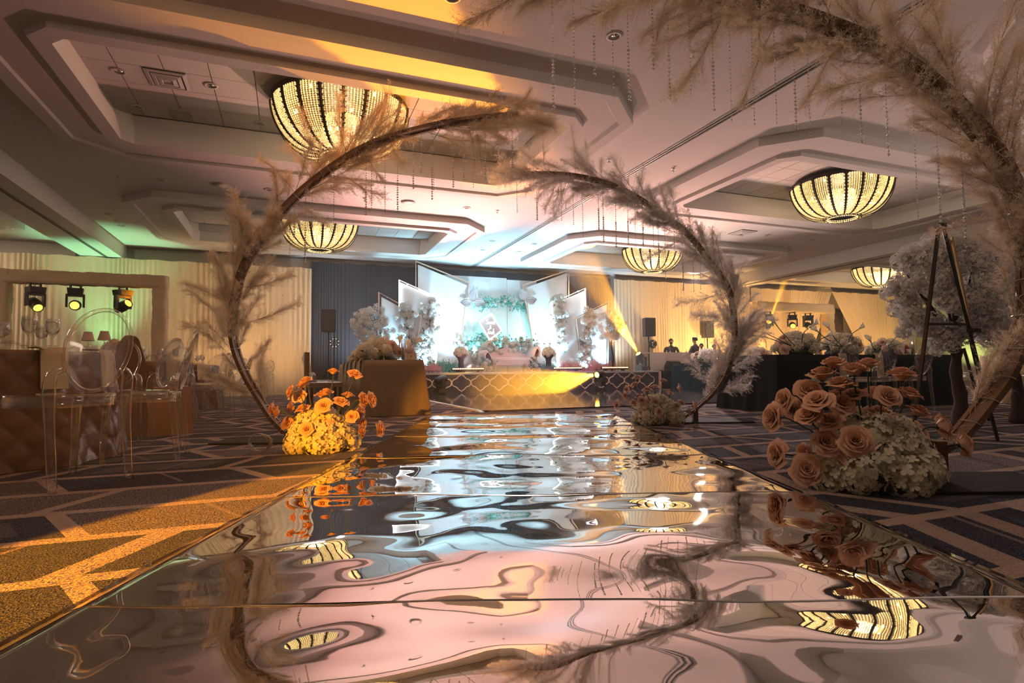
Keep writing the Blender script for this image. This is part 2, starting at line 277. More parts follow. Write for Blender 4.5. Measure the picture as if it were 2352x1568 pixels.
# ------------------------------------------------------------------ mesh helpers
class MB:
    def __init__(s): s.V = []; s.F = []; s.M = []
    def add(s, vs, fs, m=0):
        o = len(s.V); s.V += [tuple(v) for v in vs]; s.F += [tuple(i + o for i in f) for f in fs]; s.M += [m] * len(fs); return s
    def box(s, c, d, rz=0.0, m=0, taper=1.0):
        x, y, z = (k / 2 for k in d); ca, sa = math.cos(rz), math.sin(rz); vs = []
        for sz, t in ((-1, 1.0), (1, taper)):
            for sx_, sy_ in ((-1, -1), (1, -1), (1, 1), (-1, 1)):
                a, b_ = sx_ * x * t, sy_ * y * t; vs.append((c[0] + a * ca - b_ * sa, c[1] + a * sa + b_ * ca, c[2] + sz * z))
        return s.add(vs, [(3, 2, 1, 0), (4, 5, 6, 7), (0, 1, 5, 4), (1, 2, 6, 5), (2, 3, 7, 6), (3, 0, 4, 7)], m)
    def tube(s, pts, r, n=8, cap=True, m=0, sq=False, closed=False):
        pts = [Vector(p) for p in pts]; k = len(pts); rr = r if isinstance(r, (list, tuple)) else [r] * k
        up = Vector((0, 0, 1)); prev = None; vs = []; fs = []
        for i, p in enumerate(pts):
            if closed: t = pts[(i + 1) % k] - pts[i - 1]
            else: t = pts[min(i + 1, k - 1)] - pts[max(i - 1, 0)]
            t = t.normalized() if t.length > 1e-9 else Vector((0, 0, 1))
            if prev is None:
                a = t.cross(up)
                if a.length < 0.05: a = t.cross(Vector((0, 1, 0)))
            else: a = prev - t * prev.dot(t)
            a.normalize(); prev = a; b_ = t.cross(a)
            for j in range(n):
                an = 2 * math.pi * (j + (0.5 if sq else 0)) / n; q = p + (a * math.cos(an) + b_ * math.sin(an)) * rr[i]; vs.append(q)
        for i in range(k if closed else k - 1):
            i2 = (i + 1) % k
            for j in range(n): fs.append((i * n + j, i * n + (j + 1) % n, i2 * n + (j + 1) % n, i2 * n + j))
        if cap and not closed: fs += [tuple(range(n - 1, -1, -1)), tuple(range((k - 1) * n, k * n))]
        return s.add(vs, fs, m)
    def lathe(s, prof, n=16, c=(0, 0, 0), m=0, wob=None):
        vs = []; fs = []
        for i, (r, z) in enumerate(prof):
            for j in range(n):
                a = 2 * math.pi * j / n; q = r * (1 + (wob(a, i) if wob else 0)); vs.append((c[0] + q * math.cos(a), c[1] + q * math.sin(a), c[2] + z))
        for i in range(len(prof) - 1):
            for j in range(n): fs.append((i * n + j, i * n + (j + 1) % n, (i + 1) * n + (j + 1) % n, (i + 1) * n + j))
        if prof[0][0] > 1e-4: fs.append(tuple(range(n - 1, -1, -1)))
        if prof[-1][0] > 1e-4: fs.append(tuple(range((len(prof) - 1) * n, len(prof) * n)))
        return s.add(vs, fs, m)
    def grid(s, fn, nu, nv, m=0):
        vs = [fn(i / nu, j / nv) for j in range(nv + 1) for i in range(nu + 1)]
        fs = [(j * (nu + 1) + i, j * (nu + 1) + i + 1, (j + 1) * (nu + 1) + i + 1, (j + 1) * (nu + 1) + i) for j in range(nv) for i in range(nu)]
        return s.add(vs, fs, m)
    def prism(s, poly, axis, d0, d1, m=0):       # polygon in two coordinates, extruded along the third
        n = len(poly); vs = []
        for d in (d0, d1):
            for a, b_ in poly: vs.append({'x': (d, a, b_), 'y': (a, d, b_), 'z': (a, b_, d)}[axis])
        fs = [tuple(range(n)), tuple(range(2 * n - 1, n - 1, -1))] + [(i, i + n, (i + 1) % n + n, (i + 1) % n) for i in range(n)]
        return s.add(vs, fs, m)
    def xf(s, M): s.V = [tuple(M @ Vector(v)) for v in s.V]; return s
    def mesh(s, name, mats, smooth=False):
        me = bpy.data.meshes.new(name); me.from_pydata(s.V, [], s.F); me.update()
        for mm in (mats if isinstance(mats, (list, tuple)) else [mats]): me.materials.append(MATS[mm])
        if any(s.M): me.polygons.foreach_set('material_index', s.M)
        if smooth: me.polygons.foreach_set('use_smooth', [True] * len(me.polygons))
        return me
def put(name, me, parent=None, loc=None, rot=None, scale=None, mx=None):
    o = bpy.data.objects.new(name, me); COL.objects.link(o)
    if parent is not None: o.parent = parent
    if mx is not None: o.matrix_basis = mx
    else:
        if loc is not None: o.location = loc
        if rot is not None: o.rotation_euler = rot
        if scale is not None: o.scale = (scale,) * 3 if isinstance(scale, (int, float)) else scale
    return o
def part(name, mb, mats, parent=None, smooth=False, **k): return put(name, mb.mesh(name, mats, smooth), parent, **k)
def tag(o, label=None, cat=None, group=None, kind=None):
    if label: o['label'] = label
    if cat: o['category'] = cat
    if group: o['group'] = group
    if kind: o['kind'] = kind
    return o
def thing(name, label, cat, loc=(0, 0, 0), rz=0.0, group=None):
    o = bpy.data.objects.new(name, None); o.empty_display_size = 0.1; COL.objects.link(o); o.location = loc; o.rotation_euler = (0, 0, rz)
    return tag(o, label, cat, group)
def kids(o): return [c for c in KID.get(o.name, [])]
def copy_tree(o, parent=None, depth=0):
    c = o.copy(); COL.objects.link(c)
    if parent is not None: c.parent = parent
    for ch in list(o.children): copy_tree(ch, c, depth + 1)
    return c
ORD = ['first', 'second', 'third', 'fourth', 'fifth', 'sixth', 'seventh', 'eighth', 'ninth', 'tenth', 'eleventh', 'twelfth', 'thirteenth', 'fourteenth', 'fifteenth', 'sixteenth', 'seventeenth', 'eighteenth', 'nineteenth', 'twentieth', 'twenty-first', 'twenty-second', 'twenty-third']
def frame_to(d, roll=0.0):          # rotation taking local +Z to direction d
    q = Vector((0, 0, 1)).rotation_difference(Vector(d).normalized()); return q.to_matrix().to_4x4() @ Matrix.Rotation(roll, 4, 'Z')
# ------------------------------------------------------------------ room shell
U0, U1, V0, V1, ZC, ZB = -15.0, 27.0, -5.0, 17.7, 4.0, 3.64
mb = MB(); mb.add([(U0, V0, 0), (U1, V0, 0), (U1, V1, 0), (U0, V1, 0)], [(0, 1, 2, 3)])
tag(part('floor', mb, 'carpet', rot=(0, 0, TH)), kind='structure')
for nm, a, b_ in (('wall_back', (U0, V1), (U1, V1)), ('wall_right', (U1, V1), (U1, V0)), ('wall_front', (U1, V0), (U0, V0)), ('wall_left', (U0, V0), (U0, V1))):
    mb = MB(); d = Vector((b_[0] - a[0], b_[1] - a[1])); n = Vector((-d.y, d.x)).normalized() * 0.1
    mb.prism([a, b_, (b_[0] + n.x, b_[1] + n.y), (a[0] + n.x, a[1] + n.y)], 'z', 0, 4.45)
    tag(part(nm, mb, 'wall_paint', rot=(0, 0, TH)), kind='structure')
ROOM = dict(rot=(0, 0, TH))
ceil = MB(); hu, hv, cc = 3.63, 2.15, 0.6
def octo(cu, cv_, d):
    a, b_, c = hu - d, hv - d, cc - 0.586 * d
    return [(cu - a + c, cv_ - b_), (cu + a - c, cv_ - b_), (cu + a, cv_ - b_ + c), (cu + a, cv_ + b_ - c), (cu + a - c, cv_ + b_), (cu - a + c, cv_ + b_), (cu - a, cv_ + b_ - c), (cu - a, cv_ - b_ + c)]
BAYS = [(-15.0, -4.98), (-4.08, 5.40), (5.40, 14.95), (15.85, 27.0)]
BAY_C = [-9.2, 0.62, 10.05, 19.9]
VS = [(-5.0, -1.6), (-1.6, 4.75), (4.75, 11.02), (11.02, 17.7)]
trays = []
for (b0, b1), bc in zip(BAYS, BAY_C):
    for k, (v0, v1) in enumerate(VS):
        if k == 0: ceil.add([(b0, v0, ZC), (b0, v1, ZC), (b1, v1, ZC), (b1, v0, ZC)], [(0, 1, 2, 3)]); continue
        vc = TRAY_V[k - 1]; o = octo(bc, vc, 0); trays.append((bc, vc))
        vs = [(b0, v0, ZC), (b1, v0, ZC), (b1, v1, ZC), (b0, v1, ZC)] + [(x, y, ZC) for x, y in o]
        ceil.add(vs, [tuple(reversed(f)) for f in ((0, 1, 5, 4), (1, 6, 5), (1, 2, 7, 6), (2, 8, 7), (2, 3, 9, 8), (3, 10, 9), (3, 0, 11, 10), (0, 4, 11))])
ceiling = tag(part('ceiling', ceil, 'ceiling_paint', **ROOM), kind='structure')
PROF = [(0, 4.0), (0, 3.87), (0.17, 3.87), (0.19, 3.905), (0.60, 3.905), (0.62, 3.85), (0.80, 3.85), (0.80, 4.09), (0.70, 4.09), (0.70, 4.30)]
tilemb = MB(); tilemb.box((0, 0, 0.01), (0.497, 0.492, 0.02), taper=1.0); tile_me = tilemb.mesh('ceiling_tile', 'ceiling_tile')
backing = MB()
for bc, vc in trays:
    mb = MB(); rings = [octo(bc, vc, d) for d, z in PROF]
    vs = [(x, y, PROF[i][1]) for i, o in enumerate(rings) for x, y in o]
    fs = [(i * 8 + j, (i + 1) * 8 + j, (i + 1) * 8 + (j + 1) % 8, i * 8 + (j + 1) % 8) for i in range(len(PROF) - 1) for j in range(8)]
    mb.add(vs, fs); part('tray_molding', mb, 'ceiling_paint', ceiling)
    a, b_ = hu - 0.70, hv - 0.70
    bk = MB(); bk.add([(bc - a, vc - b_, 4.312), (bc - a, vc + b_, 4.312), (bc + a, vc + b_, 4.312), (bc + a, vc - b_, 4.312)], [(0, 1, 2, 3)]); part('tray_backing', bk, 'wall_paint', ceiling)
    if vc < 5 or abs(bc + 9.2) < 0.1:        # trays out of the picture: one closed board
        tb = MB(); tb.box((bc, vc, 4.3), (2 * a, 2 * b_, 0.02)); part('tray_board', tb, 'ceiling_tile', ceiling); continue
    nu, nv = 11, 6
    for i in range(-6, 6):
        for j in range(-3, 3):
            x = bc + (i + 0.5) * 0.508 - 0.05; y = vc + (j + 0.5) * 0.50 - 0.12
            if abs(x - bc) + 0.26 > a + 0.2 or abs(y - vc) + 0.25 > b_ + 0.32: continue
            put('ceiling_tile', tile_me, ceiling, loc=(x, y, 4.288))
# dropped beams with the tracks of the folding partitions
for nm, a, b_, tr in (('trim_1', -4.98, -4.08, -4.42), ('trim_2', 14.95, 15.85, 15.3)):
    mb = MB(); mb.prism([(a, V0), (b_, V0), (b_, V1), (a, V1)], 'z', ZB, ZC); o = tag(part(nm, mb, 'ceiling_paint', **ROOM), kind='structure')
    for du in (-0.022, 0.022):
        t = MB(); t.box((tr + du, (V0 + V1) / 2, ZB - 0.008), (0.016, V1 - V0, 0.018)); part('partition_track', t, 'track_metal', o)
mb = MB(); mb.box((5.46, (V0 + V1) / 2, ZC - 0.006), (0.13, V1 - V0, 0.014)); o = tag(part('trim_3', mb, 'white_metal', **ROOM), kind='structure')
for du in (-0.03, 0.035):
    t = MB(); t.box((5.46 + du, (V0 + V1) / 2, ZC - 0.017), (0.014 if du < 0 else 0.028, V1 - V0, 0.012)); part('partition_track', t, 'track_metal', o)
# ceiling fittings ---------------------------------------------------------
def downlight_tree():
    t = thing('downlight', 'x', 'light'); r = MB(); r.lathe([(0.055, 0.0), (0.085, 0.0), (0.085, -0.006), (0.06, -0.012), (0.055, 0.0)], 20); part('trim_ring', r, 'white_metal', t, True)
    c = MB(); c.lathe([(0.058, -0.004), (0.045, 0.03), (0.03, 0.05), (0.0, 0.055)], 16); part('reflector', c, 'chrome', t, True)
    b_ = MB(); b_.lathe([(0.0, -0.002), (0.022, 0.004), (0.025, 0.03), (0.012, 0.05)], 10); part('lamp_bulb', b_, 'glass', t, True); return t
def sprinkler_tree():
    t = thing('sprinkler', 'x', 'sprinkler'); r = MB(); r.lathe([(0.0, -0.008), (0.035, -0.006), (0.04, 0.0)], 14); part('escutcheon', r, 'white_metal', t, True)
    c = MB(); c.tube([(0, 0, 0), (0, 0, -0.045)], 0.008, 6); c.lathe([(0.0, -0.05), (0.025, -0.048), (0.025, -0.045), (0, -0.044)], 10); part('deflector', c, 'chrome', t, True); return t
dl0, sp0 = downlight_tree(), sprinkler_tree(); used = {}
def fit(proto, u, v, z, label, group=None):
    o = proto if proto.name not in used else copy_tree(proto); used[proto.name] = 1
    o.location = R(u, v, z); o.rotation_euler = (0, 0, TH); tag(o, label, group=group); return o
for u, v, w in ((-1.98, 8.0, 'left of the square air vent in the big left tray'), (-0.98, 8.0, 'right of the square air vent in the big left tray'), (-2.0, 9.0, 'left of the perforated grille in the big left tray'), (-0.45, 9.0, 'nearest the big chandelier in the big left tray')):
    fit(dl0, u, v, 4.286, 'round recessed downlight ' + w)
for u, v, z, w in ((-2.14, 11.34, 4.0, 'between the two left trays, left of the round speaker'), (-0.40, 11.28, 4.0, 'between the two left trays, behind the left arch'), (-3.6, 14.12, 4.0, 'beside the far left tray, nearer one'), (-3.62, 15.15, 4.0, 'beside the far left tray in the green glow'), (1.34, 4.85, 4.0, 'at the top edge above the orange light patch'), (3.05, 4.86, 4.0, 'seen through the plumes of the near right arch'), (3.39, 11.2, 4.0, 'on the pink ceiling between the left trays'), (5.0, 15.0, 4.0, 'near the stage, left of the ceiling track'), (4.89, 13.87, 4.0, 'near the stage beside the far left tray corner'), (6.07, 13.84, 4.0, 'right of the ceiling track, farther from the wall'), (6.03, 14.85, 4.0, 'right of the ceiling track, close to the stage wall'), (11.31, 11.0, 4.0, 'between the right trays beside the square vent'), (9.2, 11.1, 4.0, 'between the right trays, left of the square vent'), (12.9, 11.05, 4.0, 'between the right trays near the right beam')):
    fit(dl0, u, v, z - 0.002, 'round recessed downlight ' + w)
for u, v, w in ((-2.77, 11.37, 'between the two left trays by the left beam'), (1.33, 11.26, 'behind the crystals of the left arch'), (4.06, 11.2, 'on the pink ceiling left of the track'), (4.77, 7.84, 'left of the ceiling track beside the big left tray'), (6.02, 7.84, 'right of the ceiling track beside the right tray'), (4.0, 4.83, 'behind the crystals of the near right arch'), (-3.61, 14.7, 'on the ceiling above the green glow')):
    fit(sp0, u, v, 3.999, 'small ceiling sprinkler head ' + w)
def vent(u, v, z, label, s=0.5):
    t = thing('air_vent', label, 'vent', R(u, v, z), TH)
    for k, (a, dz) in enumerate(((s, 0.0), (s * 0.72, -0.012), (s * 0.46, -0.02))):
        m_ = MB(); w = 0.05 * s / 0.5
        vs = []
        for q, zz in ((a / 2, dz), (a / 2 - w, dz - 0.012), (a / 2 - w * 1.3, dz + 0.02)):
            vs += [(-q, -q, zz), (q, -q, zz), (q, q, zz), (-q, q, zz)]
        m_.add(vs, [(i * 4 + j, i * 4 + (j + 1) % 4, (i + 1) * 4 + (j + 1) % 4, (i + 1) * 4 + j) for i in range(2) for j in range(4)]); part('vent_vane', m_, 'white_metal', t)
    c = MB(); c.box((0, 0, -0.005), (s * 0.24, s * 0.24, 0.02), taper=1.3); part('vent_core', c, 'white_metal', t)
    d = MB(); d.box((0, 0, 0.006), (s * 0.98, s * 0.98, 0.008)); part('vent_throat', d, 'vent_dark', t)
vent(-1.46, 8.02, 4.275, 'square stepped air vent in the tiles of the big left tray', 0.46)
vent(7.42, 7.05, 4.275, 'square stepped air vent in the near right tray by its corner', 0.46)
vent(10.5, 11.0, 3.985, 'square stepped air vent in the ceiling between the right trays', 0.5)
vent(0.55, 4.55, 3.985, 'square air vent inside the orange light patch at the top edge', 0.5)
for u, v, w in ((-1.48, 9.05, 'in the big left tray'), (-1.3, 15.2, 'in the far left tray'), (3.0, 9.0, 'in the big left tray behind the left arch crystals'), (7.5, 8.7, 'in the near right tray')):
    t = thing('return_grille', 'flat square perforated return grille ' + w, 'grille', R(u, v, 4.284), TH)
    m_ = MB(); m_.box((0, 0, -0.004), (0.36, 0.36, 0.01)); part('grille_frame', m_, 'white_metal', t)
    for k in range(7):
        m_ = MB(); m_.box((0, -0.135 + 0.045 * k, -0.011), (0.28, 0.02, 0.006)); part('grille_slat', m_, 'wall_paint', t)
for u, v, w in ((-1.22, 11.29, 'left of the left arch'), (2.16, 11.2, 'behind the left arch crystals')):
    t = thing('ceiling_speaker', 'round white flush ceiling speaker ' + w, 'speaker', R(u, v, 3.998), TH)
    m_ = MB(); m_.lathe([(0.14, 0), (0.15, -0.004), (0.16, -0.006), (0.165, 0.0)], 28); part('speaker_ring', m_, 'white_metal', t, True)
    m_ = MB(); m_.lathe([(0.0, -0.004), (0.14, -0.003)], 24); part('speaker_grille', m_, 'ceiling_tile', t, True)

# ------------------------------------------------------------------ drapes
def drape(name, u0, u1, v, z1, matn, label, amp=0.034, seed=1, lo=0.0, pitch=0.11, gather=None):
    rng = random.Random(seed); n = int((u1 - u0) / 0.014); ph = 0.0; xs = []
    for i in range(n + 1):
        u = u0 + (u1 - u0) * i / n
        dens = 0.55 + 0.9 * (0.5 + 0.5 * noise.noise((u * 0.9, seed, 0))) ** 2 * 2
        ph += (2 * math.pi / pitch) * ((u1 - u0) / n) * dens * (0.8 + 0.5 * noise.noise((u * 4.3, seed, 2)))
        a = amp * (0.10 + 2.2 * abs(noise.noise((u * 1.1, seed * 3.1, 5))) ** 1.3)
        xs.append((u, a * math.sin(ph), a * 0.5 * math.sin(2 * ph + 1)))
    mb = MB(); nz = 7
    def fn(s, t):
        i = min(n, int(round(s * n))); u, d, e = xs[i]; z = lo + (z1 - lo) * t
        k = 0.75 + 0.5 * (1 - t)
        uu = u
        if gather: uu = gather(u, z)
        return (uu, v + d * k + 0.02 * noise.noise((u * 2, z, seed)), z + (0.012 * math.sin(u * 9) if t > 0.99 else 0))
    mb.grid(fn, n, nz)
    o = part(name, mb, matn, None, True, **ROOM); m_ = MB()
    return tag(o, label, 'curtain')
drape('pleated_drape', -11.0, 0.55, 17.25, 3.62, 'drape', 'long run of pleated ivory drape on the left wall, washed green and amber', seed=3)
drape('black_drape', 0.55, 10.6, 17.45, 3.86, 'black_drape', 'dark finely pleated backdrop drape behind the stage panels', amp=0.018, seed=5, pitch=0.07)
drape('pleated_drape', 10.6, 16.75, 17.25, 3.80, 'drape', 'pleated gold-lit drape behind the two loudspeakers and the booth', seed=8)
def tie(u, z):
    k = max(0.0, min(1.0, (3.75 - z) / 2.2)); return u + (21.15 - u) * 0.0 - 1.1 * k * max(0.0, (u - 18.2) / 2.9)
drape('pleated_drape', 16.75, 21.1, 17.2, 3.76, 'drape', 'pleated drape behind the right fabric-covered truss, pulled left', seed=11, gather=tie)
def tie2(u, z):
    k = max(0.0, min(1.0, (3.75 - z) / 2.0)); return u + 1.35 * k * max(0.0, 1 - (u - 21.1) / 3.0)
drape('pleated_drape', 21.1, 26.9, 17.2, 3.78, 'drape', 'pleated drape tied back to the right of the dark doorway', seed=13, gather=tie2)
m_ = MB(); m_.box((21.2, 17.6, 1.5), (1.9, 0.06, 3.0)); d1 = tag(part('door_1', m_, 'bark', **ROOM), kind='structure')
m_ = MB(); m_.box((21.2, 17.56, 1.5), (0.03, 0.03, 2.96)); part('door_edge', m_, 'track_metal', d1)
m_ = MB(); m_.box((21.32, 17.55, 1.1), (0.03, 0.05, 0.4)); part('door_handle', m_, 'chrome', d1)
# wall panels above the left drape
for a, b_ in ((-12.0, -5.2), (-3.9, -1.4), (-1.2, 0.5)):
    m_ = MB(); m_.box(((a + b_) / 2, 17.66, 3.80), (b_ - a, 0.05, 0.30)); m_.box(((a + b_) / 2, 17.63, 3.66), (b_ - a, 0.03, 0.05))
    tag(part('trim_4' if a < -10 else ('trim_5' if a < -3 else 'trim_6'), m_, 'wall_paint', **ROOM), kind='structure')
# ------------------------------------------------------------------ mirrored aisle runner
runner = thing('mirror_runner', 'wavy mirrored aisle runner of silver film panels laid on the carpet', 'runner', (0, 0, 0))
AX0, AX1 = -1.10, 1.34
SEAMS = [-1.1, 0.22, 1.42, 2.62, 3.84, 5.05, 6.25, 7.45]
def wave(x, y, k):
    h = 0.017 * noise.noise((x * 1.15 + 3 * k, y * 1.5 + 11, 0.3)) + 0.0065 * noise.noise((x * 2.6, y * 3.4, 5 + k)) + 0.0016 * noise.noise((x * 6, y * 6, 9))
    h += 0.010 * noise.noise((0.35 * x + 7, y * 2.2 + 2.0 * k, 3.3))
    e = min(x - AX0, AX1 - x); 
    h *= min(1.0, 0.25 + e / 0.30)
    return h
for k in range(len(SEAMS) - 1):
    y0, y1 = SEAMS[k] + 0.0015, SEAMS[k + 1] - 0.0015; mb = MB(); nx, ny = 96, 56
    def fn(s, t):
        x = AX0 + (AX1 - AX0) * s; y = y0 + (y1 - y0) * t
        lap = 0.006 * (1 - min(1, (y1 - y) / 0.05)) if k < 6 else 0
        edge = min(x - AX0, AX1 - x); lip = -0.016 * max(0, 1 - edge / 0.05)
        return (x, y, 0.030 + wave(x, y, 0.15 * k) + lip)
    mb.grid(fn, nx, ny)
    o = part('mirror_panel', mb, 'mirror_film', runner, True)
    sk = MB(); pts = [fn(i / 40, 1.0) for i in range(41)]; sk.tube([(p[0], p[1] + 0.001, p[2] + 0.0005) for p in pts], 0.0022, 4); part('seam_edge', sk, 'chrome', runner)
    for s in (0.0, 1.0):
        e = MB(); pts = [fn(s, i / 24) for i in range(25)]; sg = -1 if s == 0 else 1
        vs = []
        for p in pts: vs += [(p[0], p[1], p[2] + 0.0005), (p[0] + sg * 0.035, p[1], 0.006 + 0.004 * noise.noise((p[1] * 9, s, 1)))]
        e.add(vs, [(2 * i, 2 * i + 1, 2 * i + 3, 2 * i + 2) for i in range(24)]); part('edge_tape', e, 'acrylic', runner, True)

# ------------------------------------------------------------------ pampas arches
def plume_mesh(name, seed, length, matn, nb=84, nh=38, spread=0.085):
    rng = random.Random(seed); mb = MB(); N = 14; bend = rng.uniform(0.06, 0.16)
    stem = [Vector((bend * (i / N) ** 2 * 1.2, 0.02 * math.sin(2.2 * i / N + seed), length * i / N)) for i in range(N + 1)]
    mb.tube(stem, [0.0035 * (1 - 0.75 * i / N) for i in range(N + 1)], 4, m=1)
    for b in range(nb):
        t = 0.25 + 0.75 * (b + rng.random()) / nb; i = min(N - 1, int(t * N)); base = stem[i].lerp(stem[i + 1], t * N - i)
        tan = (stem[i + 1] - stem[i]).normalized(); an = rng.random() * 6.283; side = (Vector((math.cos(an), math.sin(an), 0)) - tan * tan.dot(Vector((math.cos(an), math.sin(an), 0)))).normalized()
        L = length * rng.uniform(0.16, 0.30) * (1.15 - 0.65 * abs(t - 0.55) * 1.6); sp = rng.uniform(0.30, 0.95); droop = rng.uniform(0.0, 0.05)
        pts = []
        for q in range(5):
            s = q / 4; pts.append(base + tan * L * s * (1 - 0.25 * s) + side * L * sp * s * (0.6 + 0.5 * s) + Vector((droop * s * s, 0, 0)))
        for q in range(4):
            w = 0.0008 * (1 - 0.15 * q); d = tan.cross(side) * w
            mb.add([pts[q] - d, pts[q] + d, pts[q + 1] + d * 0.8, pts[q + 1] - d * 0.8], [(0, 1, 2, 3)], 1)
        for h in range(nh):
            s = rng.uniform(0.12, 1.0); k = min(3, int(s * 4)); p = pts[k].lerp(pts[k + 1], s * 4 - k); dv = Vector((rng.gauss(0, 1), rng.gauss(0, 1), rng.gauss(0, 1))).normalized()
            dr = (pts[k + 1] - pts[k]).normalized() * 0.6 + dv * 0.9; hl = rng.uniform(0.016, 0.044); e = p + dr.normalized() * hl; mid = p.lerp(e, 0.55); wv = dr.cross(dv).normalized() * rng.uniform(0.0007, 0.0017)
            mb.add([p, mid + wv, e, mid - wv], [(0, 1, 2, 3)])
    return mb.mesh(name, [matn, 'plume_stem'])
PL = {'plume': [plume_mesh('pampas_plume', 10 + i, (0.62, 0.72, 0.55, 0.66)[i], 'plume') for i in range(4)],
      'plume_pale': [plume_mesh('pampas_plume', 30 + i, (0.62, 0.70, 0.55, 0.64)[i], 'plume_pale') for i in range(4)]}
def catmull(P, n):
    P = [Vector(p) for p in P]; out = []
    for i in range(len(P) - 1):
        a = P[max(i - 1, 0)]; b_ = P[i]; c = P[i + 1]; d = P[min(i + 2, len(P) - 1)]
        for k in range(n):
            t = k / n; out.append(0.5 * ((2 * b_) + (c - a) * t + (2 * a - 5 * b_ + 4 * c - d) * t * t + (3 * b_ - a - 3 * c + d) * t ** 3))
    out.append(P[-1]); return out
def arch(px, y, label, post, strands, seed, kind, group, strand_label, density=1.0, up=1.0, ssize=1.0, lens=0.62, skip=()):
    rng = random.Random(seed); path = catmull([on_y(a, b_, y) for a, b_ in px], 8)
    base = Vector((post.x, post.y, 0)); t = thing('pampas_arch', label, 'arch', base)
    loc = [p - base for p in path]; n = len(loc)
    acc = [0.0]
    for i in range(1, n): acc.append(acc[-1] + (loc[i] - loc[i - 1]).length)
    # flat curved band: two side rails and slats between them
    for dy in (-0.045, 0.045):
        rail = MB(); rail.tube([p + Vector((0, dy, 0)) for p in loc], 0.021, 4, sq=True); part('arch_rail', rail, 'arch_wood', t)
    bd = MB(); vs = []
    for i, p in enumerate(loc):
        tn = (loc[min(i + 1, n - 1)] - loc[max(i - 1, 0)]).normalized(); nn = Vector((tn.z, 0, -tn.x)) * 0.008
        vs += [p + nn + Vector((0, -0.045, 0)), p + nn + Vector((0, 0.045, 0)), p - nn + Vector((0, 0.045, 0)), p - nn + Vector((0, -0.045, 0))]
    bd.add(vs, [(4 * i + j, 4 * i + (j + 1) % 4, 4 * i + 4 + (j + 1) % 4, 4 * i + 4 + j) for i in range(n - 1) for j in range(4)]); part('arch_band', bd, 'arch_wood', t)
    for i in range(3, n - 2, 6):
        tie_ = MB(); p = loc[i]; tn = (loc[i + 1] - loc[i - 1]).normalized(); nn = Vector((tn.z, 0, -tn.x))
        tie_.tube([p + nn * 0.028 * math.cos(a) + Vector((0, 0.07 * math.sin(a), 0)) for a in [k * math.pi / 6 for k in range(12)]], 0.003, 4, closed=True); part('wire_tie', tie_, 'wire', t)
    for k in range(2):
        w = MB(); w.tube([p + Vector((0.02 * math.sin(i * 0.9 + k), 0.05 * math.cos(i * 0.8 + 2 * k), 0.015 * math.sin(i * 1.3 + k))) for i, p in enumerate(loc)], 0.0022, 4); part('fairy_wire', w, 'wire', t)
    # foot: post and base plate
    lowest = loc[2]; ps = MB(); ps.box((0, 0, lowest.z * 0.5 + 0.04), (0.055, 0.05, lowest.z + 0.1)); part('post', ps, 'arch_wood', t)
    sgn = 1 if label.find('right') >= 0 else -1
    pl = MB(); pl.box((sgn * 0.10, 0.0, 0.008), (0.95, 0.5, 0.016)); part('base_plate', pl, 'arch_plate', t)
    # plumes
    total = acc[-1]; cnt = int(total / 0.034 * density)
    for q in range(cnt):
        s = total * (0.07 + 0.93 * (q + rng.random() * 0.9) / cnt); i = max(1, min(n - 2, next((j for j in range(n) if acc[j] >= s), n - 2)))
        if any(a <= s / total <= b_ for a, b_ in skip) and rng.random() < 0.82: continue
        p = loc[i]; tn = (loc[i + 1] - loc[i - 1]).normalized(); nn = Vector((tn.z, 0, -tn.x)); side = rng.choice((-1, 1, 1, -1))
        sp = abs(rng.gauss(0.42, 0.30)) * up; d = tn + nn * side * sp + Vector((0, rng.gauss(0, 0.38), 0))
        if rng.random() < 0.08: d = tn * 0.2 + nn * side + Vector((0, rng.gauss(0, 0.3), 0))
        sc = rng.uniform(0.62, 1.12) * lens / 0.62
        m4 = Matrix.Translation(p - tn * 0.06 + nn * side * 0.02) @ frame_to(d, rng.random() * 6.28) @ Matrix.Scale(sc, 4)
        put('pampas_plume', PL[kind][rng.randrange(4)], t, mx=m4)
    # crystal strands hang from it and swing on their own
    for si, (sx_, sb) in enumerate(sorted(strands)):
        bot = on_y(sx_, sb, y); zt = bot.z + 0.3
        best = [p for p in path if abs(p.x - bot.x) < 0.06 and p.z > bot.z]
        zt = max(p.z for p in best) - 0.012 if best else bot.z + 0.5
        L = max(0.12, zt - bot.z); k = int(L / 0.021); g = MB(); big = rng.random() < 0.55
        for j in range(k):
            z = -L * (j + 0.5) / k; r = (0.0052 if (j < k * 0.55 or not big) else 0.0088) * ssize * (1.15 if j == k - 1 else 1)
            g.add([(0, 0, z + r), (r, 0, z), (0, r, z), (-r, 0, z), (0, -r, z), (0, 0, z - r)], [(0, 1, 2), (0, 2, 3), (0, 3, 4), (0, 4, 1), (5, 2, 1), (5, 3, 2), (5, 4, 3), (5, 1, 4)], 0 if rng.random() < 0.6 else 1)
        g.tube([(0, 0, 0.01), (0, 0, -L)], 0.0007, 3, m=1)
        o = part('crystal_strand', g, ['crystal', 'bead_silver'], None, True, loc=(bot.x, y + rng.uniform(-0.03, 0.03), zt)); tag(o, strand_label + ', %s from the left' % ORD[si], 'bead strand', group)
    return t, path
L_PX = [(656, 992), (640, 975), (622, 955), (598, 918), (564, 860), (539, 793), (535, 721), (545, 668), (558, 619), (592, 561), (670, 462), (769, 381), (860, 330), (990, 292), (1090, 275), (1190, 266)]
L_ST = [(582, 608), (667, 585), (673, 545), (702, 605), (714, 520), (769, 506), (840, 494), (855, 493), (884, 488), (914, 489), (948, 432), (967, 396), (993, 460), (997, 440), (1042, 433), (1065, 413), (1087, 430), (1115, 411), (1143, 366), (1177, 384)]
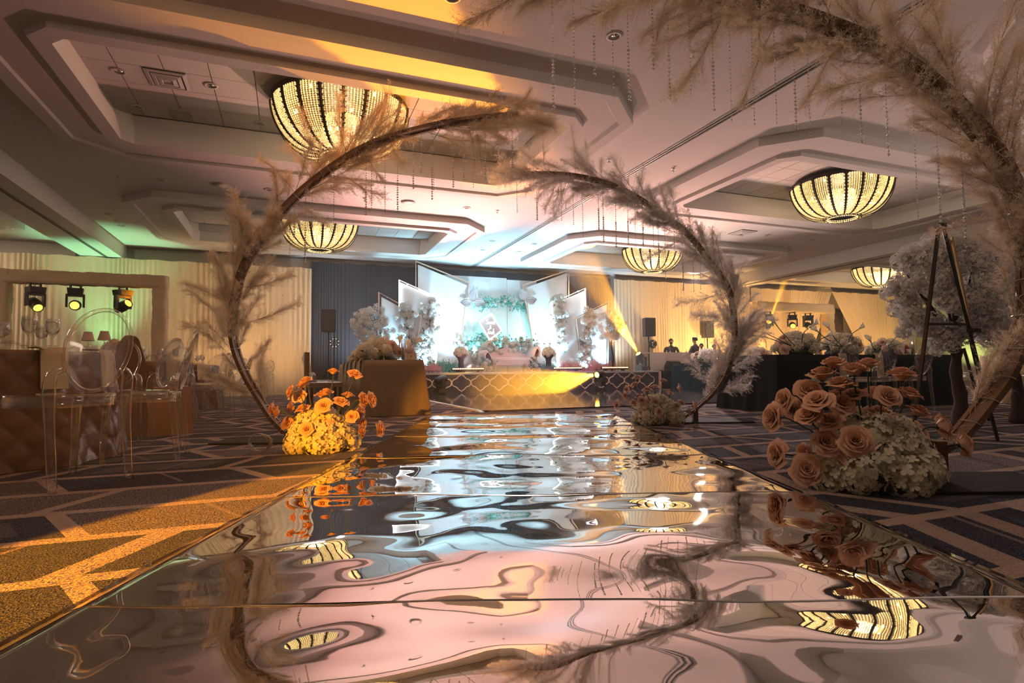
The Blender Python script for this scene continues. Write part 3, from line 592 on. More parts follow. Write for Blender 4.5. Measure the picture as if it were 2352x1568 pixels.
archL, pathL = arch(L_PX, 4.95, 'left half-moon arch of brown pampas grass curving in over the mirrored aisle', on_z(662, 1012), L_ST, 3, 'plume', 'crystals on the left arch', 'clear crystal bead strand on the left pampas arch', density=1.35, up=0.62, ssize=1.2, lens=0.46, skip=((0.10, 0.18), (0.44, 0.50), (0.72, 0.80)))
F_PX = [(1558, 964), (1580, 950), (1601, 935), (1634, 905), (1660, 868), (1678, 820), (1687, 770), (1684, 715), (1676, 672), (1660, 640), (1630, 600), (1583, 541), (1525, 495), (1460, 452), (1400, 424), (1330, 406), (1260, 400), (1190, 401)]
F_ST = [(1188, 490), (1234, 505), (1290, 507), (1318, 516), (1339, 544), (1375, 528), (1387, 555), (1415, 568), (1443, 562), (1459, 568), (1479, 565), (1500, 570), (1515, 616), (1531, 643), (1550, 623), (1570, 667), (1595, 670), (1610, 665)]
archF, pathF = arch(F_PX, 6.45, 'smaller far right half-moon arch of pale pampas grass over the end of the aisle', on_z(1597, 968), F_ST, 5, 'plume_pale', 'crystals on the far right arch', 'clear crystal bead strand on the far right pampas arch', density=1.3, up=0.62, ssize=1.4, lens=0.46, skip=((0.0, 0.12),))
N_PX = [(2126, 1051), (2150, 1036), (2175, 1018), (2208, 994), (2261, 929), (2310, 859), (2343, 766), (2360, 655), (2356, 548), (2332, 448), (2290, 360), (2235, 284), (2165, 214), (2090, 154), (2000, 100), (1900, 57), (1790, 20), (1680, -6), (1560, -28), (1430, -45), (1300, -55), (1190, -58)]
N_ST = [(1272, 248), (1320, 244), (1367, 171), (1411, 222), (1444, 238), (1498, 168), (1537, 234), (1587, 219), (1638, 259), (1684, 277), (1735, 287), (1781, 289), (1831, 298), (1866, 306), (1934, 319), (1977, 331), (2043, 358), (2111, 509), (2161, 513), (2211, 472), (2219, 549), (2322, 562)]
archN, pathN = arch(N_PX, 2.98, 'large near right half-moon arch of pampas grass leaving the top of the picture', on_z(2160, 1112), N_ST, 9, 'plume', 'crystals on the near right arch', 'clear crystal bead strand on the large near right arch', density=1.5, up=0.72, ssize=1.1, lens=0.47, skip=((0.0, 0.22), (0.50, 0.53)))

# ------------------------------------------------------------------ flowers
def rose_mesh(name, seed, open_=1.0, matn='rose'):
    rng = random.Random(seed); mb = MB(); n = 21
    for i in range(n):
        t = i / (n - 1); a0 = i * 2.399 + rng.uniform(-.2, .2); rad = 0.06 + 0.94 * t ** 0.9; hgt = 1.0 - 0.42 * t ** 1.6
        width = 0.50 + 0.75 * t; lean = (0.08 + 0.80 * t ** 1.7) * open_; tip = 0.06 + 0.16 * t * rng.random()
        def fn(s, q):
            x = (s - 0.5) * 2; w = width * (0.42 + 0.58 * math.sin(min(1, q * 1.25) * math.pi / 2)) * (1 - 0.28 * max(0, q - 0.7) / 0.3 * abs(x))
            ang = a0 + x * w * 0.85 / max(0.32, rad); rr = rad * (0.32 + 0.62 * q) + lean * 0.34 * q * q - 0.03 * (1 - abs(x)) * t
            z = hgt * math.sin(q * 1.45) * (1 - 0.10 * x * x) + tip * q ** 3 * (1 - x * x) - lean * 0.30 * q ** 4 * (0.6 + 0.4 * t) + 0.03 * math.sin(7 * x + i) * q * t
            return (rr * math.cos(ang), rr * math.sin(ang), z)
        mb.grid(fn, 4, 4)
    mb.lathe([(0.0, -0.12), (0.16, -0.10), (0.26, 0.02), (0.22, 0.16), (0, 0.2)], 7, m=1)
    for k in range(5):
        a = k * 1.257; mb.add([(0.18 * math.cos(a - .3), 0.18 * math.sin(a - .3), 0.0), (0.18 * math.cos(a + .3), 0.18 * math.sin(a + .3), 0.0), (0.62 * math.cos(a), 0.62 * math.sin(a), -0.16)], [(0, 1, 2)], 1)
    return mb.mesh(name, [matn, 'stem'], True)
ROSES = [rose_mesh('rose', 1, 1.0), rose_mesh('rose', 2, 1.25), rose_mesh('rose', 3, 0.7)]
ROSES_P = [rose_mesh('rose', 4, 0.9, 'rose_pale'), rose_mesh('rose', 5, 0.6, 'rose_pale'), rose_mesh('rose', 6, 1.1, 'rose_pale')]
def hydrangea_mesh(name, seed, n=78, matn='hydrangea', core=0.72):
    rng = random.Random(seed); mb = MB(); mb.lathe([(0.0, -core), (core * .7, -core * .7), (core, 0), (core * .7, core * .7), (0, core)], 8, m=0)
    for i in range(n):
        z = 1 - 1.75 * (i + .5) / n; a = i * 2.39996; r = math.sqrt(max(0, 1 - z * z)); d = Vector((r * math.cos(a), r * math.sin(a), z)); d += Vector((rng.gauss(0, .09), rng.gauss(0, .09), rng.gauss(0, .09))); d.normalize()
        c = d * rng.uniform(0.86, 1.05); t1 = d.orthogonal().normalized(); t1.rotate(Matrix.Rotation(rng.random() * 6.28, 3, d)); t2 = d.cross(t1); s = rng.uniform(0.19, 0.27); cup = rng.uniform(-0.03, 0.12)
        for p_, q_ in ((t1, t2), (t2, -t1), (-t1, -t2), (-t2, t1)):
            mb.add([c, c + p_ * s * .45 + q_ * s * .40 + d * cup * .6, c + p_ * s * .88 + q_ * s * .44 + d * cup, c + p_ * s * 1.12 + d * (cup * 1.2 - .02), c + p_ * s * .88 - q_ * s * .44 + d * cup, c + p_ * s * .45 - q_ * s * .40 + d * cup * .6], [(0, 3, 2, 1), (0, 5, 4, 3)])
    return mb.mesh(name, matn, False)
HYD = [hydrangea_mesh('hydrangea', 1), hydrangea_mesh('hydrangea', 2, 64)]
HYD_W = [hydrangea_mesh('white_flower_head', 3, 60, 'white_bloom'), hydrangea_mesh('white_flower_head', 4, 46, 'white_bloom')]
HYD_B = [hydrangea_mesh('blush_flower_head', 5, 50, 'blush_bloom')]
def bouquet(name, label, base, mound, roses, rsize, y0, seed, mats, extra=(), face=()):
    rng = random.Random(seed); t = thing(name, label, 'flowers', base)
    w, d, h, nh = mound; core = Vector((0, 0, h * 0.45))
    b_ = MB(); b_.lathe([(w * 0.40, 0.0), (w * 0.44, 0.03), (w * 0.36, h * 0.5), (w * 0.15, h * 0.72), (0, h * 0.75)], 14); part('foam_base', b_, 'stem', t, True, scale=(1, d / w, 1))
    for i in range(nh):
        a = i * 2.399963; k = (i + .5) / nh; rr = math.sqrt(k); r = rng.uniform(0.085, 0.115) * w / 0.6
        zz = h * (1 - 0.82 * k ** 1.3) - r * 0.6
        p = Vector((w * 0.5 * 0.80 * rr * math.cos(a), d * 0.5 * 0.80 * rr * math.sin(a), max(r * 0.72, zz)))
        put('hydrangea', HYD[i % 2], t, mx=Matrix.Translation(p) @ frame_to((p - core * 0.3) + Vector((0, -0.02, 0.05)), rng.random() * 6) @ Matrix.Scale(r, 4))
    for i, (px, py, f) in enumerate(roses):
        yy = y0 + rng.uniform(-0.16, 0.14) * d / 0.5 + (0.10 if f == 'b' else 0) + (-0.14 if f == 'f' else 0)
        P = on_y(px, py, yy) - Vector(base)
        out = (P - Vector((0, 0, 0.02))).normalized()
        dirv = out * 0.9 + Vector((0, -0.25, 0.25))
        if f in ('f', 'c'): dirv = out * 0.35 + Vector((rng.uniform(-.2, .2), -1.0, 0.3))
        if f == 'u': dirv = out * 0.4 + Vector((0, -0.1, 1.0))
        if f == 's': dirv = Vector((out.x * 1.4, -0.25, 0.15))
        s = rsize * rng.uniform(0.84, 1.12) * 0.62
        ro = put('rose', mats[rng.randrange(3)], t, mx=Matrix.Translation(P) @ frame_to(dirv, rng.random() * 6) @ Matrix.Scale(s, 4))
        # the stem runs back into the mound
        q0 = Vector((P.x * 0.35, P.y * 0.4, min(h * 0.6, P.z * 0.6))); dd = dirv.normalized()
        c0 = P - dd * s * 0.1; c1 = P - dd * s * 0.9; pts = [c0, c1, c1.lerp(q0, 0.5) + Vector((0, 0, 0.0)), q0]
        inv = ro.matrix_basis.inverted(); st = MB(); st.tube([inv @ p for p in catmull(pts, 3)], 0.0042 / s * (rsize / 0.11) ** 0.5, 5); part('stem', st, 'stem', ro, True)
    return t
def crop(o, k, pts): return [(o[0] + a * k, o[1] + b_ * k, f) for a, b_, f in pts]
near_r = crop((1760, 820), .2168, [(720, 115, 'u'), (1080, 125, 'u'), (935, 190, 'u'), (600, 240, 'u'), (430, 380, 'c'), (230, 455, 's'), (125, 640, 's'), (320, 560, 's'), (480, 660, ''), (560, 505, ''), (785, 340, 'u'), (930, 440, 'b'), (765, 510, 'f'), (1270, 440, 'f'), (1430, 250, 'u'), (1490, 430, ''), (1130, 440, 'b'), (680, 720, ''), (1190, 640, 'b'), (1590, 620, ''), (1810, 740, 's'), (2040, 930, 's'), (1530, 830, 'c'), (610, 920, 'f'), (920, 905, 'f'), (865, 1065, 'f'), (165, 1030, 's'), (420, 1200, 'c'), (450, 1015, 's'), (1230, 470, 'b')])
P_ = on_z(2000, 1128); P_.y = 2.86; P_.x = on_y(2000, 1000, 2.86).x
bouquet('flower_arrangement', 'large dim arrangement of peach roses over cream hydrangeas at the near right arch', P_, (0.60, 0.5, 0.36, 26), near_r, 0.100, 2.86, 4, ROSES)
left_r = crop((560, 800), .2126, [(965, 275, 'u'), (1190, 305, ''), (680, 370, ''), (640, 430, ''), (540, 480, 's'), (610, 530, 'c'), (890, 500, 'u'), (840, 530, 'u'), (550, 640, 's'), (650, 680, ''), (870, 630, 'f'), (1040, 600, ''), (1120, 530, 'u'), (1260, 560, 's'), (1350, 560, 's'), (1240, 690, 's'), (1165, 745, 'c'), (910, 825, 'f'), (490, 820, 'c'), (610, 790, ''), (690, 880, 'f'), (800, 870, 'f'), (1250, 810, 's'), (1245, 890, 's'), (1445, 875, 's'), (340, 650, 's'), (390, 690, 's')])
P_ = Vector((on_y(735, 1000, 4.4).x, 4.4, 0))
bouquet('flower_arrangement', 'arrangement of roses and hydrangeas glowing orange at the left arch', P_, (0.54, 0.46, 0.30, 24), left_r, 0.084, 4.4, 6, ROSES)
far_r = crop((1400, 820), .136, [(470, 385, 'u'), (440, 490, ''), (320, 560, 's'), (295, 650, 's'), (640, 590, 'u'), (770, 530, 'u'), (900, 425, 'u'), (1140, 535, 's'), (160, 800, 's'), (410, 780, 'c'), (540, 740, 'c'), (640, 805, 'c'), (770, 770, 'c'), (510, 690, ''), (1125, 835, 'c'), (1190, 790, ''), (830, 925, 'f'), (1395, 825, 's'), (1300, 910, 's'), (1010, 640, 'b')])
P_ = Vector((on_y(1508, 950, 6.25).x, 6.25, 0))
bouquet('flower_arrangement', 'small arrangement of dusty peach roses and cream hydrangeas at the far right arch', P_, (0.55, 0.45, 0.30, 22), far_r, 0.08, 6.25, 8, ROSES_P)
# coil of wire on the carpet by the left arch
w = MB(); rg = random.Random(2); cpos = on_z(597, 1040)
pts = [(0.075 * math.cos(a) * (1 + .12 * math.sin(a * .37)), -0.012 * math.sin(a * 0.23) + 0.02 * math.sin(a * 1.1), 0.078 + 0.065 * math.sin(a) + 0.004 * math.sin(3.1 * a)) for a in [k * 0.35 for k in range(110)]]
pts += [(0.11, 0.02, 0.03), (0.13, -0.03, 0.006)]
w.tube(pts, 0.0028, 5); tag(part('wire_coil', w, 'wire', None, True, loc=(cpos.x, cpos.y, 0.0)), 'loose coil of clear wire on the carpet beside the left arch foot', 'wire')
# ------------------------------------------------------------------ clear ghost chairs
def ghost_chair():
    t = thing('ghost_chair', 'x', 'chair')
    bk = MB(); rim = []; N = 36
    def oval(a, k=1.0):
        x = 0.168 * k * math.sin(a) * (1 + 0.06 * math.cos(a)); z = 0.692 + 0.208 * k * math.cos(a); return Vector((x, -0.205 - 0.10 * ((z - 0.485) / 0.415) ** 1.2 if z > 0.485 else -0.205, z))
    pane = MB(); c = Vector((0, -0.245, 0.69)); rings = [[oval(2 * math.pi * i / N, k) for i in range(N)] for k in (0.97, 0.6, 0.3)]
    vs = [p + Vector((0, -0.012 * (1 - k), 0)) for rg, k in zip(rings, (1, .6, .3)) for p in rg] + [c + Vector((0, -0.01, 0))]
    fs = [(r * N + i, r * N + (i + 1) % N, (r + 1) * N + (i + 1) % N, (r + 1) * N + i) for r in range(2) for i in range(N)] + [(2 * N + i, 2 * N + (i + 1) % N, 3 * N) for i in range(N)]
    pane.add(vs, fs); po = part('backrest', pane, 'acrylic', t, True)
    r = MB(); r.tube([oval(2 * math.pi * i / N) for i in range(N)], 0.011, 9, closed=True); part('back_rim', r, 'acrylic', po, True)
    st = MB()
    def seat(s, q): return 0
    pts = []
    for i in range(32):
        a = 2 * math.pi * i / 32; ca, sa = math.cos(a), math.sin(a); e = 0.5
        x = 0.205 * math.copysign(abs(ca) ** e, ca); y = 0.205 * math.copysign(abs(sa) ** e, sa); x *= 1 + 0.10 * y / 0.2; pts.append((x, y))
    prof = [(0.995, 0.405), (1.0, 0.455), (0.985, 0.468), (0.93, 0.470), (0.80, 0.460), (0.0, 0.455)]
    vs = [(x * k, y * k, z) for k, z in prof for x, y in pts]; n = 32
    st.add(vs, [(r_ * n + i, r_ * n + (i + 1) % n, (r_ + 1) * n + (i + 1) % n, (r_ + 1) * n + i) for r_ in range(len(prof) - 1) for i in range(n)])
    vs = [(x * k, y * k, z) for k, z in ((0.995, 0.405), (0.96, 0.405), (0.96, 0.45)) for x, y in pts]
    st.add(vs, [(r_ * n + i, r_ * n + (i + 1) % n, (r_ + 1) * n + (i + 1) % n, (r_ + 1) * n + i) for r_ in range(2) for i in range(n)])
    part('seat', st, 'acrylic', t, True)
    for s in (-1, 1):
        l = MB(); l.tube([(s * 0.205, 0.205, 0.0), (s * 0.206, 0.20, 0.2), (s * 0.205, 0.19, 0.405), (s * 0.203, 0.185, 0.45)], [0.018, 0.022, 0.028, 0.028], 10); part('leg', l, 'acrylic', t, True)
        l = MB(); l.tube(catmull([(s * 0.195, -0.235, 0.0), (s * 0.195, -0.212, 0.2), (s * 0.198, -0.195, 0.42), (s * 0.200, -0.196, 0.50), (s * 0.192, -0.205, 0.57), (s * 0.150, -0.222, 0.60)], 3), [0.019, .020, .022, 0.024, .022, .024, 0.027, .028, .028, 0.028, .027, .026, 0.024, .021, .018, 0.015], 10); part('leg', l, 'acrylic', t, True)
    return t
chair0 = ghost_chair(); chair_used = []
def chair(rear, face, label, group=None, s=1.0):
    f = Vector((face[0], face[1], 0)).normalized(); o = chair0 if not chair_used else copy_tree(chair0); chair_used.append(1)
    p = Vector((rear[0], rear[1], 0)) + f * 0.21; o.location = p; o.rotation_euler = (0, 0, math.atan2(-f.x, f.y)); o.scale = (s, s, s); tag(o, label, group=group)
    if group is None and 'group' in o: del o['group']
    return o
# ------------------------------------------------------------------ round tables on the left
def cloth_mesh(name, R_, matn, seed, h=0.76):
    mb = MB(); na, nz = 300, 40; rng = random.Random(seed)
    prof = [(0.0, h), (R_ * 0.5, h), (R_ * 0.97, h), (R_, h - 0.008)]
    vs = []; 
    for (r, z) in prof: vs += [(r * math.cos(2 * math.pi * j / na), r * math.sin(2 * math.pi * j / na), z) for j in range(na)]
    for i in range(1, nz + 1):
        k = i / nz; z = (h - 0.008) * (1 - k) + 0.006 * k
        for j in range(na):
            a = 2 * math.pi * j / na; f = k ** 1.3 * (0.035 + 0.05 * noise.noise((math.cos(a) * 2.2, math.sin(a) * 2.2, seed))) * (math.sin(13 * a + 2 * math.sin(3 * a + seed)) + 0.7)
            s1 = (a * 4.0 / 0.8 + z / 0.2) % 1.0; s2 = (a * 4.0 / 0.8 - z / 0.2) % 1.0
            tuck = max(0, 1 - min(s1, 1 - s1) / 0.07) + max(0, 1 - min(s2, 1 - s2) / 0.07)
            r = R_ * 1.0 + 0.05 * k + f + 0.010 * math.sin(math.pi * s1) * math.sin(math.pi * s2) - 0.010 * min(1, tuck); vs.append((r * math.cos(a), r * math.sin(a), z))
    fs = [(i * na + j, i * na + (j + 1) % na, (i + 1) * na + (j + 1) % na, (i + 1) * na + j) for i in range(len(prof) + nz - 1) for j in range(na)]
    mb.add(vs, fs); return mb.mesh(name, matn, True)
cloth_me = cloth_mesh('tablecloth', 0.88, 'pintuck_cloth', 2)
top_mb = MB(); top_mb.lathe([(0.0, 0.715), (0.86, 0.715), (0.86, 0.745), (0, 0.745)], 40); top_me = top_mb.mesh('table_top', 'bark')
def round_table(x, y, label, cl):
    t = thing('round_table', label, 'table', (x, y, 0)); put('table_top', top_me, t)
    for a in (0.6, 2.2, 3.8, 5.4):
        l = MB(); l.tube([(0.5 * math.cos(a), 0.5 * math.sin(a), 0), (0.5 * math.cos(a), 0.5 * math.sin(a), 0.72)], 0.018, 6); part('leg', l, 'chrome', t)
    o = put('tablecloth', cloth_me, loc=(x, y, 0), rot=(0, 0, x * 3)); tag(o, cl, 'tablecloth'); return o
TL = [(-3.86, 3.98), (-5.02, 7.15), (-6.12, 9.95)]
round_table(*TL[0], 'round banquet table under the bronze cloth nearest the camera on the left', 'bronze pintucked cloth of the nearest left table, cut by the picture edge')
round_table(*TL[1], 'second round banquet table on the left under a bronze cloth', 'bronze pintucked cloth of the second table behind the near left one')
round_table(*TL[2], 'third round banquet table on the left under a bronze cloth', 'bronze pintucked cloth of the third left table, behind the left arch plumes')
chair((-2.29, 3.10), (-0.955, 0.30), 'clear acrylic ghost chair with oval back nearest the camera on the left', None, 1.05)
chair((-2.42, 4.16), (-0.93, -0.36), 'clear ghost chair seen edge-on at the right side of the near left table')
chair((-2.93, 4.80), (-0.52, -0.86), 'clear ghost chair with narrow tilted oval behind the near left table')
chair((-3.55, 5.12), (0.05, -1), 'clear ghost chair seen through the nearest chair back, facing the camera')
chair((-4.42, 4.98), (0.6, -0.8), 'clear ghost chair behind the water goblets at the left picture edge')
for k, (i, ang, w) in enumerate(((1, -0.5, 'right of the second left table, nearest the aisle'), (1, 0.15, 'at the aisle side of the second left table, farther one'), (1, -1.15, 'in front of the second left table'), (1, 0.9, 'behind the second left table'), (2, -0.45, 'right of the third left table, nearer one'), (2, 0.2, 'right of the third left table behind the plumes'), (2, 0.9, 'behind the third left table'), (2, -1.1, 'in front of the third left table'))):
    cx, cy_ = TL[i]; d = Vector((math.cos(ang), math.sin(ang), 0)); p = Vector((cx, cy_, 0)) + d * 1.36
    chair(p, -d, 'clear ghost chair ' + w)
chair((-5.55, 12.9), (-0.9, 0.3), 'lone clear ghost chair standing before the drape right of the left arch')
# ---- things on the tables
def goblet_meshes():
    g = MB(); g.lathe([(0.034, 0.0), (0.034, 0.003), (0.006, 0.008), (0.0045, 0.05), (0.012, 0.062), (0.034, 0.09), (0.041, 0.125), (0.038, 0.165), (0.036, 0.172), (0.0345, 0.172), (0.0365, 0.165), (0.0395, 0.125), (0.033, 0.092), (0.0, 0.068)], 20)
    w = MB(); w.lathe([(0.0, 0.069), (0.033, 0.093), (0.039, 0.125), (0.0375, 0.155), (0.0, 0.155)], 20)
    f = MB(); f.lathe([(0.032, 0.0), (0.032, 0.003), (0.005, 0.008), (0.004, 0.09), (0.012, 0.105), (0.026, 0.15), (0.03, 0.20), (0.029, 0.20), (0.024, 0.15), (0.0, 0.105)], 16)
    return g.mesh('water_goblet', 'glass', True), w.mesh('water', 'glass', True), f.mesh('champagne_glass', 'glass', True)
GOB, WAT, FLU = goblet_meshes()
def goblet(x, y, z, label, group=None, s=1.0):
    t = thing('water_goblet', label, 'glass', (x, y, z), 0, group); put('glass_bowl', GOB, t, scale=s); put('water', WAT, t, scale=s); return t
def flute(x, y, z, label, group=None, s=1.0): o = put('champagne_glass', FLU, loc=(x, y, z), scale=s); return tag(o, label, 'glass', group)
ZT = 0.768
for px, y, w, s in ((65, 3.28, 'largest stemmed water goblet on the near left table', 1.0), (118, 3.36, 'stemmed water goblet right of the largest one on the near left table', 0.94), (93, 3.62, 'stemmed water goblet between and behind the other two on the near left table', 0.86), (2, 3.55, 'stemmed water goblet cut by the left picture edge', 0.95)):
    goblet((px - CX) / F * y, y, ZT, w, None, s * 1.0)
def napkin(P, ang, label, w=0.17, drop=0.26, lay=0.10, group=None):
    # a folded cloth lying on the table edge and hanging down in front; local -Y hangs outwards
    mb = MB(); prof = [(lay, 0.006), (0.02, 0.008), (-0.006, 0.004), (-0.016, -0.02), (-0.022, -drop * 0.5), (-0.030, -drop)]
    vs = []
    for y, z in prof: vs += [(-w / 2, y, z), (-w / 6, y - 0.003, z), (w / 6, y, z), (w / 2, y - 0.002, z)]
    for y, z in reversed(prof): vs += [(-w / 2, y - 0.006 if z < -0.01 else y, z + (0.006 if z > -0.01 else 0)), (-w / 6, y - 0.009, z + (0.006 if z > -0.01 else 0)), (w / 6, y - 0.006, z + (0.006 if z > -0.01 else 0)), (w / 2, y - 0.008, z + (0.006 if z > -0.01 else 0))]
    k = len(prof) * 2; mb.add(vs, [(r * 4 + i, r * 4 + i + 1, (r + 1) * 4 + i + 1, (r + 1) * 4 + i) for r in range(k - 1) for i in range(3)] + [((k - 1) * 4 + i, (k - 1) * 4 + i + 1, i + 1, i) for i in range(3)])
    o = part('napkin', mb, 'napkin', None, False, loc=P, rot=(0, 0, ang)); return tag(o, label, 'napkin', group)
def edge_napkin(c, R_, ang, label, **k):
    P = Vector((c[0] + R_ * math.cos(ang), c[1] + R_ * math.sin(ang), ZT)); napkin(P, ang + math.pi / 2, label, **k)
edge_napkin(TL[0], 0.895, -0.30, 'folded tan napkin hanging over the edge of the near left table, left one')
edge_napkin(TL[0], 0.895, 0.19, 'folded tan napkin on the near left table seen through the nearest chair')
edge_napkin(TL[1], 0.895, -0.25, 'folded tan napkin hanging from the second left table')
edge_napkin(TL[1], 0.895, -0.75, 'folded tan napkin on the camera side of the second left table')
edge_napkin(TL[2], 0.895, -0.35, 'folded tan napkin hanging from the third left table')
def candle_lamp(x, y, label):
    t = thing('candle_lamp', label, 'lamp', (x, y, ZT)); b_ = MB(); b_.lathe([(0.032, 0), (0.032, 0.004), (0.006, 0.012), (0.005, 0.085), (0.016, 0.10), (0.0, 0.105)], 14); part('glass_stem', b_, 'glass', t, True)
    s = MB(); s.lathe([(0.044, 0.095), (0.043, 0.10), (0.026, 0.165), (0.025, 0.165), (0.042, 0.097)], 40, wob=lambda a, i: 0.05 * math.sin(20 * a)); part('lamp_shade', s, 'blush_bloom', t); return t
candle_lamp(-3.30, 4.42, 'small pleated pink lamp shade on a glass stem, left of the pair'); candle_lamp(-3.13, 4.36, 'small pleated pink lamp shade on a glass stem, right of the pair')
def vase_flowers(x, y, z, label, n, r, h, seed, meshes=None, cat='flowers'):
    rng = random.Random(seed); t = thing('table_flowers', label, cat, (x, y, z)); v = MB(); v.lathe([(0.05, 0), (0.055, 0.01), (0.045, h * 0.3), (0.06, h * 0.5), (0.0, h * 0.5)], 14); part('vase', v, 'glass', t, True)
    for i in range(n):
        a = i * 2.4; k = math.sqrt((i + .5) / n); p = Vector((r * k * math.cos(a), r * k * math.sin(a), h * (1 - 0.55 * k * k)))
        put('flower_head', (meshes or HYD_B)[i % len(meshes or HYD_B)], t, mx=Matrix.Translation(p) @ frame_to(p - Vector((0, 0, h * .3)), rng.random() * 6) @ Matrix.Scale(rng.uniform(0.04, 0.055), 4))
    return t
for i, (dx, dy, s) in enumerate(((0.2, -0.6, 1), (0.4, -0.5, 1), (0.55, -0.3, 1), (0.65, -0.1, .9), (0.7, 0.15, .9))):
    goblet(TL[1][0] + dx, TL[1][1] + dy, ZT, 'water goblet on the second left table, %s from the left' % ORD[i], 'goblets on the second left table', s)
for i, (dx, dy) in enumerate(((0.15, -0.7), (0.4, -0.55), (0.45, 0.3), (0.6, -0.3), (0.7, 0.0))):
    goblet(TL[2][0] + dx, TL[2][1] + dy, ZT, 'water goblet on the third left table, %s from the left' % ORD[i], 'goblets on the third left table')
vase_flowers(TL[1][0], TL[1][1], ZT, 'pink flower centrepiece on the second left table', 12, 0.11, 0.24, 5)
vase_flowers(TL[2][0], TL[2][1], ZT, 'pink flower centrepiece on the third left table', 12, 0.11, 0.22, 6)
# dark reddish draped chair behind the near left table
t = thing('draped_chair', 'brown high chair back draped with a shiny cloth behind the near left table', 'chair', (-3.62, 5.75, 0), -0.35)
b_ = MB(); b_.grid(lambda s, q: ((s - .5) * (0.62 - 0.30 * q) + 0.02 * math.sin(9 * s), -0.22 - 0.03 * math.sin(7 * s) * (1 - q) - 0.05 * q, 0.46 + 0.52 * q - 0.10 * (abs(s - .5) * 2) ** 3 * q), 16, 10); part('back_cover', b_, 'rust_cloth', t, True)
b_ = MB(); b_.box((0, 0, 0.235), (0.52, 0.50, 0.47), taper=0.9); part('seat_cover', b_, 'rust_cloth', t)

# ------------------------------------------------------------------ long cloth-covered tables
def long_table(name, u0, u1, v0, v1, h, matn, label, flare=0.05, amp=0.012, seed=1):
    t = thing(name, label, 'table', R((u0 + u1) / 2, (v0 + v1) / 2), TH); a, b_ = (u1 - u0) / 2, (v1 - v0) / 2
    tb = MB(); tb.box((0, 0, h - 0.025), (2 * a - 0.02, 2 * b_ - 0.02, 0.03)); part('table_top', tb, 'bark', t)
    for sx_ in (-1, 1):
        for sy_ in (-1, 1): l = MB(); l.tube([(sx_ * (a - .12), sy_ * (b_ - .12), 0), (sx_ * (a - .12), sy_ * (b_ - .12), h - .03)], 0.018, 6); part('leg', l, 'chrome', t)
    per = []; n = 60
    def ring(d, z, k):
        out = []; A, B_ = a + d, b_ + d
        pts = [(-A, -B_), (A, -B_), (A, B_), (-A, B_)]; 
        for i in range(4):
            p, q = pts[i], pts[(i + 1) % 4]; L = math.hypot(q[0] - p[0], q[1] - p[1]); m_ = n
            nx, ny = (q[1] - p[1]) / L, -(q[0] - p[0]) / L
            for j in range(m_):
                s = j / m_; w = amp * k * (math.sin(s * L * 26 + seed) + 0.8 * math.sin(s * L * 11 + 2 * seed)) * min(1, 8 * min(s, 1 - s))
                out.append((p[0] + (q[0] - p[0]) * s + nx * w, p[1] + (q[1] - p[1]) * s + ny * w, z))
        return out
    cl = MB(); rs = [ring(-0.03, h, 0), ring(0.0, h - 0.006, 0.1)] + [ring(flare * k + 0.004, (h - 0.006) * (1 - k) + 0.006, k) for k in (0.12, 0.3, 0.5, 0.7, 0.85, 1.0)]
    vs = [p for r in rs for p in r]; m_ = 4 * n
    cl.add(vs, [(r * m_ + i, r * m_ + (i + 1) % m_, (r + 1) * m_ + (i + 1) % m_, (r + 1) * m_ + i) for r in range(len(rs) - 1) for i in range(m_)] + [tuple(range(m_))])
    part('tablecloth', cl, matn, t, True); return t
long_table('head_table', 0.93, 1.75, 7.95, 11.9, 0.77, 'bronze_cloth', 'long table under a plain bronze cloth beside the left of the aisle end', flare=0.09, amp=0.006, seed=2)
for k in range(5):
    P = R(0.925, 8.22 + 0.68 * k, 0.772); napkin(P, TH - math.pi / 2, 'tan napkin hanging at the left of the bronze cloth table, %s from the camera' % ('first', 'second', 'third', 'fourth', 'fifth')[k], w=0.22, drop=0.34, group='napkins along the bronze cloth table')
for k in range(6):
    P = R(0.30, 8.55 + 0.62 * k); Bv = R(1, 0); chair(P, Bv, 'clear ghost chair at the left of the bronze cloth table, %s from the camera' % ('first', 'second', 'third', 'fourth', 'fifth', 'sixth')[k], 'chairs along the bronze cloth table')
t = thing('chair', 'dark upholstered chair back beside the row of clear chairs at the bronze table', 'chair', R(0.42, 8.02), TH - 1.45)
b_ = MB(); b_.box((0, -0.22, 0.66), (0.10, 0.05, 0.42), taper=1.15); part('backrest', b_, 'bronze_cloth', t)
b_ = MB(); b_.box((0, 0, 0.44), (0.40, 0.42, 0.06)); part('seat', b_, 'bronze_cloth', t)
for sx_ in (-1, 1):
    for sy_ in (-1, 1): l = MB(); l.box((sx_ * .17, sy_ * .18, .205), (.03, .03, .41)); part('leg', l, 'bark', t)

